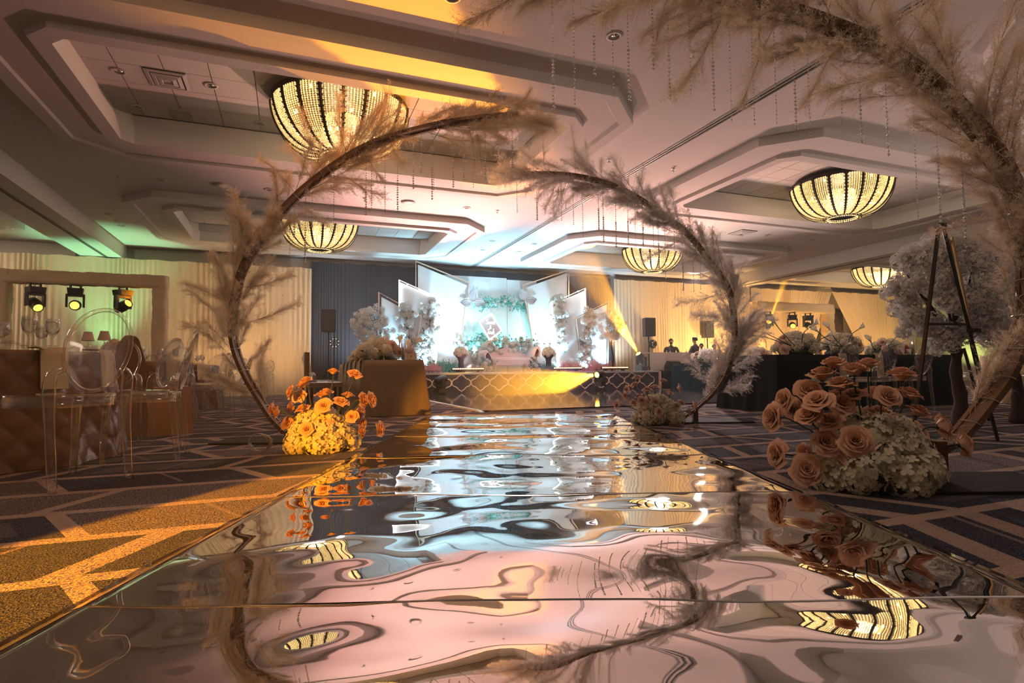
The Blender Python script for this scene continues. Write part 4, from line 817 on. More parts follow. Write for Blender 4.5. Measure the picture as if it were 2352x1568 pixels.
def calla_mesh():
    mb = MB()
    def fn(s, q):
        a = (s - 0.5) * 2 * math.pi * (0.98 - 0.25 * q); r = 0.006 + 0.030 * q ** 1.7; z = 0.105 * q
        tip = max(0, math.cos(a)) ** 2 * q ** 3; return (r * math.sin(a), r * math.cos(a) * 0.9 + 0.035 * tip, z + 0.03 * tip - 0.02 * q ** 3 * (1 - math.cos(a)) * .5)
    mb.grid(fn, 14, 7); mb.tube([(0, 0, 0.01), (0, 0, 0.085)], [0.004, 0.003], 5, m=1); return mb.mesh('calla_lily', ['calla', 'candle'], True)
CALLA = calla_mesh()
def centerpiece(P, label, w, h, nh, callas, seed, meshes, hr=0.075, rz=TH, d=None):
    """P base on the table; callas: list of (px, py, y, tipdir)"""
    rng = random.Random(seed); d = d or w; t = thing('flower_centrepiece', label, 'flowers', P); Pv = Vector(P)
    b_ = MB(); b_.lathe([(0.4, 0.0), (0.42, 0.15), (0.3, 0.45), (0, 0.5)], 12); part('foam_base', b_, 'stem', t, True, scale=(w, d, h), rot=(0, 0, rz))
    for i in range(nh):
        a = i * 2.399963 + seed; k = (i + .5) / nh; rr = math.sqrt(k); p = Vector((w * 0.5 * rr * math.cos(a), d * 0.5 * rr * math.sin(a), 0)); p.rotate(Matrix.Rotation(rz, 3, 'Z'))
        p.z = max(hr * 0.9, h * (0.86 - 0.66 * k ** 1.4)); s = hr * rng.uniform(0.85, 1.15)
        if i % 4 == 3: put('rose', ROSES_P[i % 3], t, mx=Matrix.Translation(p * 1.0) @ frame_to(Vector((p.x, p.y - 0.1, p.z * .8)), rng.random() * 6) @ Matrix.Scale(s * 0.8, 4))
        else: put('hydrangea', meshes[i % len(meshes)], t, mx=Matrix.Translation(p) @ frame_to(Vector((p.x, p.y, p.z * .6)), rng.random() * 6) @ Matrix.Scale(s, 4))
    lf = MB()
    for i in range(9):
        a = i * 2.4 + 1; p = Vector((w * .42 * math.cos(a), d * .42 * math.sin(a), h * .35)); q = p * 1.28; sd = Vector((-math.sin(a), math.cos(a), 0)) * 0.03; lf.add([p, p.lerp(q, .5) + sd + Vector((0, 0, .02)), q, p.lerp(q, .5) - sd + Vector((0, 0, .02))], [(0, 1, 2, 3)])
    part('foliage', lf, 'leaf', t)
    for px, py, y, dx, dz in callas:
        T = on_y(px, py, y) - Pv; dr = Vector((dx, -0.15, dz)).normalized(); L = 0.12
        base = T - dr * L; c = put('calla_lily', CALLA, t, mx=Matrix.Translation(base) @ frame_to(dr, 0) @ Matrix.Scale(1.15, 4)); inv = c.matrix_basis.inverted()
        root = Vector((base.x * .25, base.y * .4, h * .4)); st = MB(); st.tube([inv @ q for q in catmull([base + dr * .01, base - dr * .12, (base - dr * .15).lerp(root, .6), root], 3)], 0.0052, 5); part('stem', st, 'leaf', c, True)
    return t
# flowers and glass on the bronze table
centerpiece(R(1.32, 9.15, 0.772), 'big amber-lit mass of hydrangeas and calla lilies on the bronze cloth table', 0.62, 0.34, 24, [(855, 775, 8.6, -0.75, 0.62), (883, 778, 8.6, -0.4, 0.9), (840, 790, 8.7, -0.7, 0.6), (823, 795, 8.8, -0.6, 0.55), (919, 775, 8.7, 0.1, 0.9), (938, 785, 8.7, 0.05, 0.9), (962, 780, 8.7, 0.8, 0.55)], 4, HYD, 0.085, d=1.5)
centerpiece(R(1.30, 10.9, 0.772), 'lower mass of pale hydrangeas toward the far end of the bronze cloth table', 0.5, 0.28, 16, [(828, 804, 10.2, -0.7, 0.5)], 7, HYD, 0.085, d=1.1)
def candle_vase(P, label, hgt=0.28, lit=False, group=None, r=0.035):
    t = thing('candle_holder', label, 'candle', P, 0, group); g = MB(); g.lathe([(r, 0), (r, hgt), (r - 0.002, hgt), (r - 0.002, 0.004), (0, 0.004)], 16); part('glass_cylinder', g, 'glass', t, True)
    c = MB(); c.lathe([(0.014, 0.004), (0.014, hgt * 0.6), (0.0, hgt * 0.6)], 10); part('candle', c, 'candle', t, True)
    if lit: f = MB(); f.lathe([(0, 0), (0.008, 0.012), (0.005, 0.028), (0, 0.04)], 8, c=(0, 0, hgt * .62)); part('flame', f, 'flame', t, True)
    return t
candle_vase(R(1.50, 8.12, 0.772), 'tall glass candle cylinder at the camera end of the bronze cloth table', 0.30)
candle_vase(R(1.60, 8.6, 0.772), 'second tall glass candle cylinder on the bronze cloth table', 0.26)
flute(*R(1.05, 8.10, 0.772), 'champagne glass on the left edge of the bronze cloth table'); flute(*R(1.22, 8.08, 0.772), 'champagne glass in front of the hydrangeas on the bronze cloth table', None, 1.05); goblet(*R(1.06, 8.5, 0.772), 'water goblet behind the champagne glass on the bronze cloth table')
vase_flowers(*R(1.62, 8.30, 0.772), 'small dark round flower bowl behind the table card', 8, 0.08, 0.16, 9, HYD_B)
t = thing('table_card', 'cream table card with a dark stroke on the bronze cloth table', 'card', R(1.60, 8.06, 0.772), TH); c = MB(); c.box((0, 0, 0.045), (0.15, 0.015, 0.09)); part('card', c, 'card', t)
c = MB(); c.box((0.0, -0.009, 0.05), (0.006, 0.002, 0.03), 0.0); c.box((0.006, -0.009, 0.058), (0.01, 0.002, 0.005), 0.5); part('printed_mark', c, 'ink', t)

# ------------------------------------------------------------------ black tables on the right
long_table('black_table', 6.18, 10.0, 5.92, 7.0, 0.785, 'black_cloth', 'nearest long black-clothed table behind the near right roses', flare=0.06, amp=0.012, seed=4)
long_table('black_table', 10.25, 11.3, 10.3, 13.6, 0.77, 'navy_cloth', 'farther black-clothed table behind the far right arch', flare=0.05, amp=0.008, seed=7)
for px, w in ((1932, 'left of the clear chair back'), (2015, 'seen through the clear chair back')):
    u, z = on_v(px, 815, 5.92); P = R(u, 5.915, 0.788); napkin(P, TH, 'folded tan napkin hanging from the nearest black table, ' + w, w=0.155, drop=0.34, lay=0.14)
for k, (px, w) in enumerate(((2025, 'left one in front of the nearest black table'), (2108, 'one behind the easel leg at the nearest black table'), (1935, 'one hidden behind the near right roses at the black table'))):
    u, z = on_v(px, 870, 5.25); chair(R(u, 5.20), R(0, 1), 'clear ghost chair, the ' + w)
def table_uv(px, v): return on_v(px, 815, v)[0]
c1 = R(table_uv(1828, 6.4), 6.4, 0.787); centerpiece(c1, 'large white hydrangea centrepiece with callas at the left end of the nearest black table', 0.58, 0.33, 24, [(1722, 757, 7.7, -0.95, 0.2), (1718, 769, 7.7, -0.95, 0.1), (1772, 731, 7.8, -0.62, 0.75), (1878, 738, 8.0, 0.72, 0.6)], 11, HYD, 0.082)
c2 = R(table_uv(1932, 6.55), 6.55, 0.787); centerpiece(c2, 'second white hydrangea and calla centrepiece on the nearest black table', 0.58, 0.34, 22, [(1899, 744, 8.4, -0.5, 0.8), (1868, 752, 8.3, -0.75, 0.6), (1985, 746, 8.4, 0.75, 0.6), (1912, 764, 8.3, 0.8, 0.5)], 13, HYD, 0.08)
c3 = R(table_uv(2035, 6.6), 6.6, 0.787); centerpiece(c3, 'third hydrangea centrepiece on the nearest black table, seen through a clear chair', 0.5, 0.26, 16, [(1995, 774, 8.8, -0.4, 0.7), (2065, 766, 8.8, 0.6, 0.75), (2082, 785, 8.8, 0.9, 0.3)], 15, HYD, 0.07)
flute(*R(table_uv(1909, 6.1), 6.1, 0.787), 'champagne glass between the two big centrepieces on the nearest black table', None, 1.0)
candle_vase(R(table_uv(2096, 6.3), 6.3, 0.787), 'tall glass cylinder with a lit candle on the nearest black table', 0.30, True)
candle_vase(R(table_uv(1992, 6.5), 6.5, 0.787), 'square clear candle holder right of the second centrepiece', 0.16, False)
for px, w, m_ in ((2072, 'folded pink napkin fan on the nearest black table', 'pink_card'), (2088, 'folded cream card beside the pink napkin fan', 'card')):
    P = R(table_uv(px, 6.05), 6.05, 0.787); c = MB(); c.add([(-0.06, 0, 0.09), (0.06, 0, 0.09), (0.0, -0.03, 0.0), (-0.06, 0.01, 0.09), (0.06, 0.01, 0.09), (0.0, 0.03, 0.0)], [(0, 1, 2), (4, 3, 5), (0, 2, 5, 3), (1, 4, 5, 2), (0, 3, 4, 1)]); o = part('folded_card', c, m_, None, loc=P, rot=(0, 0, TH)); tag(o, w, 'card')
vase_flowers(*R(table_uv(2078, 6.5), 6.5, 0.787), 'small dark red flower bowl on the nearest black table', 8, 0.06, 0.14, 21, [hydrangea_mesh('red_flower_head', 9, 40, 'red_bloom')])
centerpiece(R(10.6, 12.5, 0.772), 'bright white and pink hydrangea centrepiece at the left end of the farther black table', 0.6, 0.34, 20, [], 17, HYD_W, 0.10, d=1.2)
centerpiece(R(10.55, 10.75, 0.772), 'pale hydrangea centrepiece at the right end of the farther black table', 0.5, 0.32, 18, [], 19, HYD, 0.09, d=0.9)
for k, (u, v) in enumerate(((10.4, 10.55), (10.42, 11.4), (10.38, 11.9))): candle_vase(R(u, v, 0.772), 'short glass with a lit candle on the farther black table, %s from the camera' % ORD[k], 0.14, True, 'candles on the farther black table')
# pale round tables with clear chairs far right, behind the blossom trees
cl_pale = cloth_mesh('tablecloth', 0.88, 'napkin', 5)
for k, (x, y, w) in enumerate(((8.7, 9.2, 'behind the easel legs'), (11.6, 11.6, 'at the right picture edge'))):
    t = thing('round_table', 'round table far right ' + w, 'table', (x, y, 0)); put('table_top', top_me, t)
    for a in (0.6, 2.2, 3.8, 5.4): l = MB(); l.tube([(0.5 * math.cos(a), 0.5 * math.sin(a), 0), (0.5 * math.cos(a), 0.5 * math.sin(a), 0.72)], 0.018, 6); part('leg', l, 'chrome', t)
    tag(put('tablecloth', cl_pale, loc=(x, y, 0)), 'pale gold cloth of the round table far right ' + w, 'tablecloth')
    for j, a in enumerate((-3.2, -2.5, -1.8, -1.1)):
        d = Vector((math.cos(a), math.sin(a), 0)); chair(Vector((x, y, 0)) + d * 1.34, -d, 'clear ghost chair, %s from the left, at the table ' % ORD[j] + w, 'chairs at the right round table ' + w)
    for j, a in enumerate((-2.6, -2.0, -1.5, -1.0)): goblet(x + 0.6 * math.cos(a), y + 0.6 * math.sin(a), ZT, 'water goblet, %s from the left, on the table ' % ORD[j] + w, 'goblets on the right round table ' + w)
    vase_flowers(x, y, ZT, 'pale centrepiece on the round table ' + w, 16, 0.18, 0.3, 30 + k, HYD_W)

# ------------------------------------------------------------------ easel and blossom trees
apex = on_y(2160, 520, 4.72); fl, fr_, bk_ = on_z(2094, 1020), on_z(2292, 1012), on_z(2272, 966)
t = thing('easel', 'tall black tripod easel standing among the white blossom trees', 'easel', (apex.x, apex.y, 0)); o0 = Vector((apex.x, apex.y, 0))
for f_, dx in ((fl, -0.012), (fr_, 0.02), (bk_, 0.03)):
    l = MB(); l.tube([f_ - o0, Vector((dx, 0, apex.z))], 0.0165, 4, sq=True); part('leg', l, 'easel_black', t)
l = MB(); l.tube([(fl - o0).lerp(Vector((0, 0, apex.z)), 0.53), (fr_ - o0).lerp(Vector((0, 0, apex.z)), 0.53)], 0.013, 4, sq=True); part('crossbar', l, 'easel_black', t)
l = MB(); q = (fr_ - o0).lerp(Vector((0, 0, apex.z)), 0.50); l.box((q.x, q.y - 0.02, q.z), (0.12, 0.07, 0.03)); part('easel_tray', l, 'easel_black', t)
l = MB(); l.tube([(fr_ - o0).lerp(Vector((0, 0, apex.z)), 0.12) + Vector((-.05, .02, 0)), (fr_ - o0).lerp(Vector((0, 0, apex.z)), 0.42) + Vector((-.06, .02, 0))], 0.014, 4, sq=True); part('telescopic_leg', l, 'easel_black', t)
l = MB(); l.box((0, 0, apex.z + 0.005), (0.07, 0.05, 0.04)); part('apex_block', l, 'easel_black', t)
a, b_ = on_y(2186, 545, 4.80), on_y(2228, 745, 4.66); brd = MB(); brd.tube([a, b_], 0.011, 4, sq=True); brd.tube([a + Vector((0.02, 0.06, 0)), b_ + Vector((0.02, 0.06, 0))], 0.007, 4, sq=True)
vs = [a, b_, b_ + Vector((0.17, 0.215, 0)), a + Vector((0.17, 0.215, 0))]; brd.add([Vector(v) + Vector((0.006, 0, 0)) for v in vs] + [Vector(v) - Vector((0.006, 0, 0)) for v in vs], [(0, 1, 2, 3), (7, 6, 5, 4), (0, 4, 5, 1), (1, 5, 6, 2), (2, 6, 7, 3), (3, 7, 4, 0)])
tag(part('sign_board', brd, 'easel_gold'), 'thin gilt-edged board leaning on the black easel, seen edge-on', 'board')
TWIG = [hydrangea_mesh('blossom_cluster', 41, 44, 'white_bloom', 0.35), hydrangea_mesh('blossom_cluster', 42, 34, 'white_bloom', 0.3)]
def blossom_tree(base, trunk_top, cc_, rad, label, seed, n=150, cs=0.085, br=9, tr=0.055):
    rng = random.Random(seed); t = thing('blossom_tree', label, 'tree', base); B0 = Vector(base); T = Vector(trunk_top) - B0; C = Vector(cc_) - B0
    tk = MB(); pts = catmull([Vector((0, 0, 0)), T * 0.35 + Vector((0.03, 0, 0)), T * 0.7 - Vector((0.02, 0, 0)), T], 4); tk.tube(pts, [tr * (1.25 - 0.55 * i / (len(pts) - 1)) * (1 + 0.12 * math.sin(i * 2.1 + seed)) for i in range(len(pts))], 9); part('trunk', tk, 'bark', t, True)
    tips = []
    for i in range(br):
        a = i * 2.4 + rng.random(); e = Vector((rad[0] * 0.75 * math.cos(a), rad[1] * 0.75 * math.sin(a), rad[2] * rng.uniform(-0.25, 0.8))) + C; s0 = T * rng.uniform(0.78, 1.0); b_ = MB(); pp = catmull([s0, s0.lerp(e, .4) + Vector((0, 0, .08)), e], 4); b_.tube(pp, [tr * 0.38 * (1 - 0.8 * k / (len(pp) - 1)) for k in range(len(pp))], 6); part('branch', b_, 'bark', t, True); tips.append(pp)
    for i in range(n):
        d = Vector((rng.gauss(0, 1), rng.gauss(0, 1), rng.gauss(0, 1))).normalized(); k = rng.uniform(0.45, 1.0) ** 0.6; lump = 0.72 + 0.45 * noise.noise(d * 1.9 + Vector((seed, 0, 0)))
        p = C + Vector((d.x * rad[0], d.y * rad[1], d.z * rad[2])) * k * (0.75 + lump * 0.42)
        put('blossom_cluster', TWIG[i % 2], t, mx=Matrix.Translation(p) @ frame_to(d, rng.random() * 6) @ Matrix.Scale(cs * rng.uniform(0.7, 1.25), 4))
    return t
tA = on_z(2200, 985); tA.z = 0; blossom_tree(tA, on_y(2200, 800, tA.y), on_y(2172, 668, tA.y), (0.48, 0.45, 0.52), 'white blossom tree with dark trunk behind the black easel', 3, 230, 0.082)
tB = on_z(2335, 972); tB.z = 0; blossom_tree(tB, on_y(2330, 800, tB.y), on_y(2345, 668, tB.y), (0.62, 0.5, 0.62), 'white blossom tree at the right picture edge, cut by the frame', 6, 220, 0.088)
tC = R(12.6, 6.2); blossom_tree(tC, tC + Vector((0.05, 0, 0.9)), tC + Vector((0, 0, 1.75)), (0.6, 0.6, 0.6), 'third white blossom tree farther back, behind the other two', 9, 120, 0.09)
# ------------------------------------------------------------------ dance floor and stage
DF = (2.66, 9.9, 8.02, 14.75)
t = thing('dance_floor', 'glossy dark dance floor in front of the stage with a bright metal edge', 'dance floor', R((DF[0] + DF[1]) / 2, (DF[2] + DF[3]) / 2), TH); a, b_ = (DF[1] - DF[0]) / 2, (DF[3] - DF[2]) / 2
nx, ny = 8, 7; pw, pd = 2 * a / nx, 2 * b_ / ny; pm = MB(); pm.box((0, 0, 0.011), (pw - 0.004, pd - 0.004, 0.022)); pme = pm.mesh('floor_panel', 'dance_floor')
for i in range(nx):
    for j in range(ny): put('floor_panel', pme, t, loc=(-a + (i + .5) * pw, -b_ + (j + .5) * pd, 0))
for (x, y, sx_, sy_) in ((-a - 0.035, 0, 0.07, 2 * b_ + 0.14), (a + 0.035, 0, 0.07, 2 * b_ + 0.14), (0, -b_ - 0.035, 2 * a, 0.07)):
    e = MB(); e.box((x, y, 0.0115), (sx_, sy_, 0.023), taper=0.96); part('edge_trim', e, 'floor_trim' if x < 0 else 'dance_floor', t)
SU0, SU1, SV0, SV1, SZ = 1.9, 10.80, 15.0, 17.2, 0.58
stage = thing('stage', 'low stage with dark skirt and pale quatrefoil lattice front', 'stage', R((SU0 + SU1) / 2, SV0), TH); hw = (SU1 - SU0) / 2
m_ = MB(); m_.box((0, (SV1 - SV0) / 2, SZ - 0.03), (2 * hw, SV1 - SV0, 0.06)); part('stage_deck', m_, 'stage_deck', stage)
m_ = MB(); m_.box((0, 0.05, (SZ - 0.06) / 2), (2 * hw - 0.02, 0.04, SZ - 0.06)); part('stage_skirt', m_, 'stage_skirt', stage)
m_ = MB(); m_.box((0, 0.0, SZ - 0.012), (2 * hw, 0.03, 0.024)); part('stage_lip', m_, 'floor_trim', stage)
# quatrefoil lattice: each outline is a part
def quatre(cx, w, z0, z1):
    cz, hz = (z0 + z1) / 2, (z1 - z0) / 2; q = [(0, 1.0), (0.10, 0.86), (0.30, 0.76), (0.40, 0.64), (0.40, 0.56), (0.54, 0.52), (0.56, 0.44), (0.72, 0.42), (0.90, 0.30), (0.98, 0.12), (1.0, 0.0)]
    pts = q + [(x, -z) for x, z in reversed(q[:-1])]; pts = pts + [(-x, z) for x, z in reversed(pts[1:-1])]
    return [(cx + x * w / 2, 0.008, cz + z * hz) for x, z in pts]
pitch = 0.545; qm = MB(); qm.tube(quatre(0, pitch * 0.985, 0.05, SZ - 0.05), 0.017, 4, closed=True); qme = qm.mesh('lattice_quatrefoil', 'lattice')
nq = int(2 * hw / pitch)
for i in range(nq): put('lattice_quatrefoil', qme, stage, loc=(-hw + 0.28 + i * pitch, 0.012, 0))
e = MB(); e.box((hw + 0.02, 0.10, 0.275), (0.05, 0.28, 0.55)); part('stage_end_panel', e, 'lattice', stage)
# backdrop panels
def pix(v, pts): return [on_v(a, b_, v) for a, b_ in pts]
def backdrop(name, label, v, white, frame, framem, closed=False, r=0.028, feet=True):
    W_ = pix(v, white); cu = sum(p[0] for p in W_) / len(W_); t = thing(name, label, 'backdrop panel', R(cu, v, SZ), TH)
    m_ = MB(); m_.prism([(u - cu, z - SZ) for u, z in W_], 'y', -0.02, 0.02); part('panel_board', m_, 'panel_white', t)
    fr = pix(v - 0.06, frame); f = MB(); f.tube([(u - cu, -0.06, max(z - SZ, 0.005)) for u, z in fr], r, 4, sq=True, closed=closed); part('panel_frame', f, framem, t)
    for k in range(1, len(fr) - 1):
        b2 = MB(); a0, a1 = fr[k], fr[k - 1]; u, z = a0[0] * .8 + a1[0] * .2, a0[1] * .8 + a1[1] * .2; b2.box((u - cu, -0.035, z - SZ), (0.03, 0.05, 0.03)); part('standoff', b2, framem, t)
    lo = min(z for u, z in W_); 
    if lo > SZ + 0.03:
        for k in (-1, 1): g = MB(); um = sum(sorted(p[0] for p in W_)[:2]) / 2 - cu if k < 0 else sum(sorted(p[0] for p in W_)[-2:]) / 2 - cu; g.box((um * 0.5, 0.03, (lo - SZ + 0.2) / 2), (0.05, 0.02, lo - SZ + 0.2)); part('panel_foot', g, 'panel_white', t)
    return t
backdrop('backdrop_panel', 'tallest left white backdrop panel in a pale metal frame', 16.95, [(960, 608), (1072, 655), (1052, 838), (960, 845)], [(1045, 846), (1055, 805), (1078, 649), (955, 600), (955, 690), (955, 850)], 'gold_frame')
backdrop('backdrop_panel', 'middle left white panel edged by a glowing light strip', 16.62, [(919, 648), (1012, 687), (1000, 842), (919, 848)], [(1000, 846), (1014, 686), (917, 643), (917, 850)], 'led', r=0.020)
backdrop('backdrop_panel', 'lowest left white backdrop panel in an open metal frame', 16.35, [(876, 682), (963, 729), (953, 840), (876, 850)], [(952, 846), (958, 783), (968, 726), (870, 671), (870, 850)], 'gold_frame')
backdrop('backdrop_panel', 'tallest right white backdrop panel in a gold frame', 16.95, [(1302, 627), (1206, 661), (1230, 842), (1302, 842)], [(1232, 846), (1226, 800), (1201, 655), (1306, 620), (1306, 690), (1306, 846)], 'gold_frame')
backdrop('backdrop_panel', 'middle right white panel edged by a glowing light strip', 16.62, [(1343, 667), (1267, 700), (1284, 842), (1347, 842)], [(1284, 844), (1281, 835), (1264, 697), (1344, 662), (1348, 844)], 'led', r=0.020)
backdrop('backdrop_panel', 'lowest right white backdrop panel in an open gold frame', 16.35, [(1393, 699), (1324, 732), (1336, 842), (1392, 842)], [(1335, 844), (1331, 820), (1320, 731), (1398, 692), (1396, 844)], 'gold_frame')
u0, zt = on_v(1006, 622, 17.2); u1, _ = on_v(1231, 630, 17.2); t = thing('center_backdrop', 'tall pale centre backdrop of three boards lit aqua from below', 'backdrop panel', R((u0 + u1) / 2, 17.18, SZ), TH); cu = (u0 + u1) / 2
zt2 = 3.62; cuts = [u0, on_v(1086, 626, 17.2)[0], on_v(1163, 628, 17.2)[0], u1]
for k in range(3):
    m_ = MB(); m_.box(((cuts[k] + cuts[k + 1]) / 2 - cu, 0.012 * (k % 2), (zt2 - 0.05 * (k == 2) - SZ) / 2), (cuts[k + 1] - cuts[k] - 0.008, 0.04, zt2 - 0.05 * (k == 2) - SZ)); part('backdrop_board', m_, 'panel_white', t)
# lit name sign
v = 16.55; C4 = pix(v, [(1128, 720), (1152, 759), (1124, 780), (1100, 739)]); cu = sum(p[0] for p in C4) / 4; cz = sum(p[1] for p in C4) / 4
t = thing('name_sign', 'tilted mauve sign board with white script and a glowing edge', 'sign', R(cu, v, cz), TH)
m_ = MB(); m_.prism([(u - cu, z - cz) for u, z in C4], 'y', -0.015, 0.015); part('sign_board', m_, 'sign_board', t)
m_ = MB(); m_.tube([(u - cu, -0.015, z - cz) for u, z in C4], 0.022, 6, closed=True); part('light_edge', m_, 'led', t)
m_ = MB(); m_.tube([(C4[0][0] - cu, 0, C4[0][1] - cz), (C4[0][0] - cu, 0.02, C4[0][1] - cz + 0.35)], 0.006, 5); part('hanging_cord', m_, 'wire', t)
GL = {'S': ([[(.55, .88), (.42, 1.0), (.2, .98), (.1, .82), (.22, .64), (.48, .5), (.55, .28), (.4, .05), (.15, .02), (.0, .18)]], .62), 'o': ([[(.3, .5), (.1, .42), (.06, .2), (.18, .02), (.36, .1), (.4, .32), (.3, .5), (.45, .44)]], .46), 'n': ([[(.0, .45), (.06, .0)], [(.05, .25), (.2, .5), (.3, .42), (.3, .0), (.4, .04)]], .42), 'a': ([[(.34, .42), (.18, .5), (.05, .3), (.1, .03), (.25, .06), (.36, .45), (.36, .02), (.46, .08)]], .46), 'l': ([[(.0, .1), (.2, .75), (.18, 1.05), (.08, .9), (.1, .05), (.22, .05)]], .24), 'i': ([[(.02, .45), (.06, .03), (.16, .06)], [(.08, .66), (.09, .7)]], .18), '&': ([[(.5, .3), (.3, .02), (.08, .08), (.08, .3), (.34, .62), (.28, .85), (.14, .8), (.16, .6), (.5, .02)]], .55), 'J': ([[(.15, .9), (.55, 1.0), (.4, .9), (.34, .2), (.2, -.25), (.02, -.2), (.1, .0), (.45, .2)]], .5), 's': ([[(.05, .05), (.25, .5), (.22, .3), (.34, .12), (.2, .0), (.08, .06)]], .36), 'h': ([[(.0, .0), (.12, .7), (.14, 1.05), (.06, .95), (.05, .0)], [(.06, .25), (.2, .5), (.3, .4), (.3, .0), (.4, .05)]], .42)}
lt = MB()
for line, z0, sc in (('Sonali', 0.075, 0.125), ('&', -0.07, 0.11), ('Josh', -0.235, 0.15)):
    w = sum(GL[c][1] for c in line) * sc; x = -w / 2 - 0.005
    for c in line:
        for st in GL[c][0]: lt.tube([(x + (p[0] + 0.15 * p[1]) * sc, -0.022, z0 + p[1] * sc) for p in (catmull([(a, b_, 0) for a, b_ in st], 3) if len(st) > 2 else [Vector((a, b_, 0)) for a, b_ in st])], 0.0085, 5)
        x += GL[c][1] * sc
part('lettering', lt, 'sign_letter', t, True)
# sofa ----------------------------------------------------------------
us, _ = on_v(1110, 840, 16.0); ue, _ = on_v(1229, 840, 16.0); cu = (us + ue) / 2; L = ue - us; t = thing('settee', 'blush pink settee with rolled arms in the middle of the stage', 'sofa', R(cu, 16.0, SZ), TH)
m_ = MB(); m_.box((0, 0, 0.27), (L * 0.74, 0.58, 0.14), taper=1.02); part('seat_base', m_, 'sofa', t)
m_ = MB(); m_.grid(lambda s, q: ((s - .5) * L * 0.74, -0.30 + 0.56 * q, 0.345 + 0.075 * min(1, 5 * q, 5 * (1 - q)) ** .5), 8, 10); m_.box((0, -0.01, 0.37), (L * 0.74, 0.54, 0.06)); part('seat_cushion', m_, 'sofa', t, True)
m_ = MB(); m_.grid(lambda s, q: ((s - .5) * L * 0.8, 0.24 + 0.05 * math.sin(q * 3.1), 0.3 + q * (0.34 - 0.10 * math.cos(6.28 * s))), 16, 6); m_.grid(lambda s, q: ((s - .5) * L * 0.8, 0.31, 0.3 + q * (0.34 - 0.10 * math.cos(6.28 * s))), 16, 6); part('backrest', m_, 'sofa', t, True)
for s, hh in ((-1, 0.30), (1, 0.44)):
    a0 = L * 0.36; pts = [(s * a0, 0, 0.22), (s * (a0 + 0.06), 0, 0.36), (s * (a0 + 0.14), 0, 0.34 + hh * .6), (s * (a0 + 0.24), 0, 0.36 + hh * .85), (s * (a0 + 0.30), 0, 0.30 + hh * .75), (s * (a0 + 0.28), 0, 0.24 + hh * .55)]
    pts = catmull(pts, 3); m_ = MB(); vs = []
    for p in pts:
        for y in (-0.29, -0.27, 0.27, 0.29): vs.append((p.x, y, p.z + (0.03 if abs(y) < .28 else 0)))
    vs2 = [(x - s * 0.05, y, z - 0.05) for x, y, z in vs]; n = len(pts)
    for V_ in (vs, vs2): m_.add(V_, [(4 * i + j, 4 * i + j + 1, 4 * i + 5 + j, 4 * i + 4 + j) for i in range(n - 1) for j in range(3)])
    m_.add(vs + vs2, [(4 * i + e, 4 * i + 4 + e, 4 * n + 4 * i + 4 + e, 4 * n + 4 * i + e) for i in range(n - 1) for e in (0, 3)]); part('rolled_arm', m_, 'sofa', t, True)
for sx_ in (-1, 1):
    for sy_ in (-1, 1): l = MB(); l.tube([(sx_ * L * .33, sy_ * .22, 0), (sx_ * L * .31, sy_ * .22, .22)], [0.016, 0.03], 8); part('leg', l, 'gold_frame', t)
# flower masses --------------------------------------------------------
def mass(name, label, pts, v, meshes, n, s, seed, jitter=(0.09, 0.1, 0.06), cat='flowers', foliage=None, leafn=0, base=SZ):
    """flower heads scattered along a line of photo points on plane v"""
    rng = random.Random(seed); P = [R(*((lambda q: (q[0], v, q[1]))(on_v(a, b_, v)))) for a, b_ in pts]; P = catmull(P, 10) if len(P) > 1 else P; c = sum(P, Vector()) / len(P); c = Vector((c.x, c.y, min(p.z for p in P) - 0.1))
    t = thing(name, label, cat, c); B_ = R(1, 0); A_ = R(0, 1)
    for i in range(n):
        p = P[min(len(P) - 1, int(rng.random() * len(P)))] + B_ * rng.gauss(0, jitter[0]) + A_ * rng.gauss(0, jitter[1] * .5) + Vector((0, 0, rng.gauss(0, jitter[2])))
        put('flower_head', meshes[i % len(meshes)], t, mx=Matrix.Translation(p - c) @ frame_to((rng.gauss(0, .6), -1, rng.gauss(0.4, .5)), rng.random() * 6) @ Matrix.Scale(s * rng.uniform(0.6, 1.25), 4))
    if leafn:
        lf = MB()
        for i in range(leafn):
            p = P[min(len(P) - 1, int(rng.random() * len(P)))] + B_ * rng.gauss(0, jitter[0] * 1.3) + A_ * rng.gauss(0, jitter[1] * .5) + Vector((0, 0, rng.gauss(0, jitter[2] * 1.3))) - c
            d = Vector((rng.gauss(0, 1), rng.gauss(0, .6), rng.gauss(-.1, 1))).normalized(); w = d.cross(Vector((0, 1, .3))).normalized() * 0.022; L_ = rng.uniform(.06, .12); lf.add([p, p + d * L_ * .5 + w, p + d * L_, p + d * L_ * .5 - w], [(0, 1, 2, 3)])
        tag(part('foliage', lf, foliage, t), kind='stuff')
    if len(P) > 1:
        st = MB(); st.tube([p - c for p in P[::4] + [P[-1]]], 0.02, 5); part('flower_support', st, 'stem', t)
    return t
for w, v, pts, n, s in (('tall white flower column on the middle left panel', 16.45, [(986, 688), (988, 740), (982, 790), (978, 825)], 95, 0.09), ('shorter white flower column on the lowest left panel', 16.15, [(935, 702), (936, 750), (942, 800), (948, 838)], 85, 0.092), ('tall white flower column on the middle right panel', 16.45, [(1284, 686), (1288, 740), (1292, 800)], 88, 0.09), ('shorter white flower column on the lowest right panel', 16.15, [(1352, 712), (1354, 750), (1348, 800), (1346, 835)], 85, 0.092)):
    mass('flower_tower', w, pts, v, HYD_W, n, s, int(pts[0][0]), (0.10, 0.14, 0.05), foliage='leaf', leafn=40)
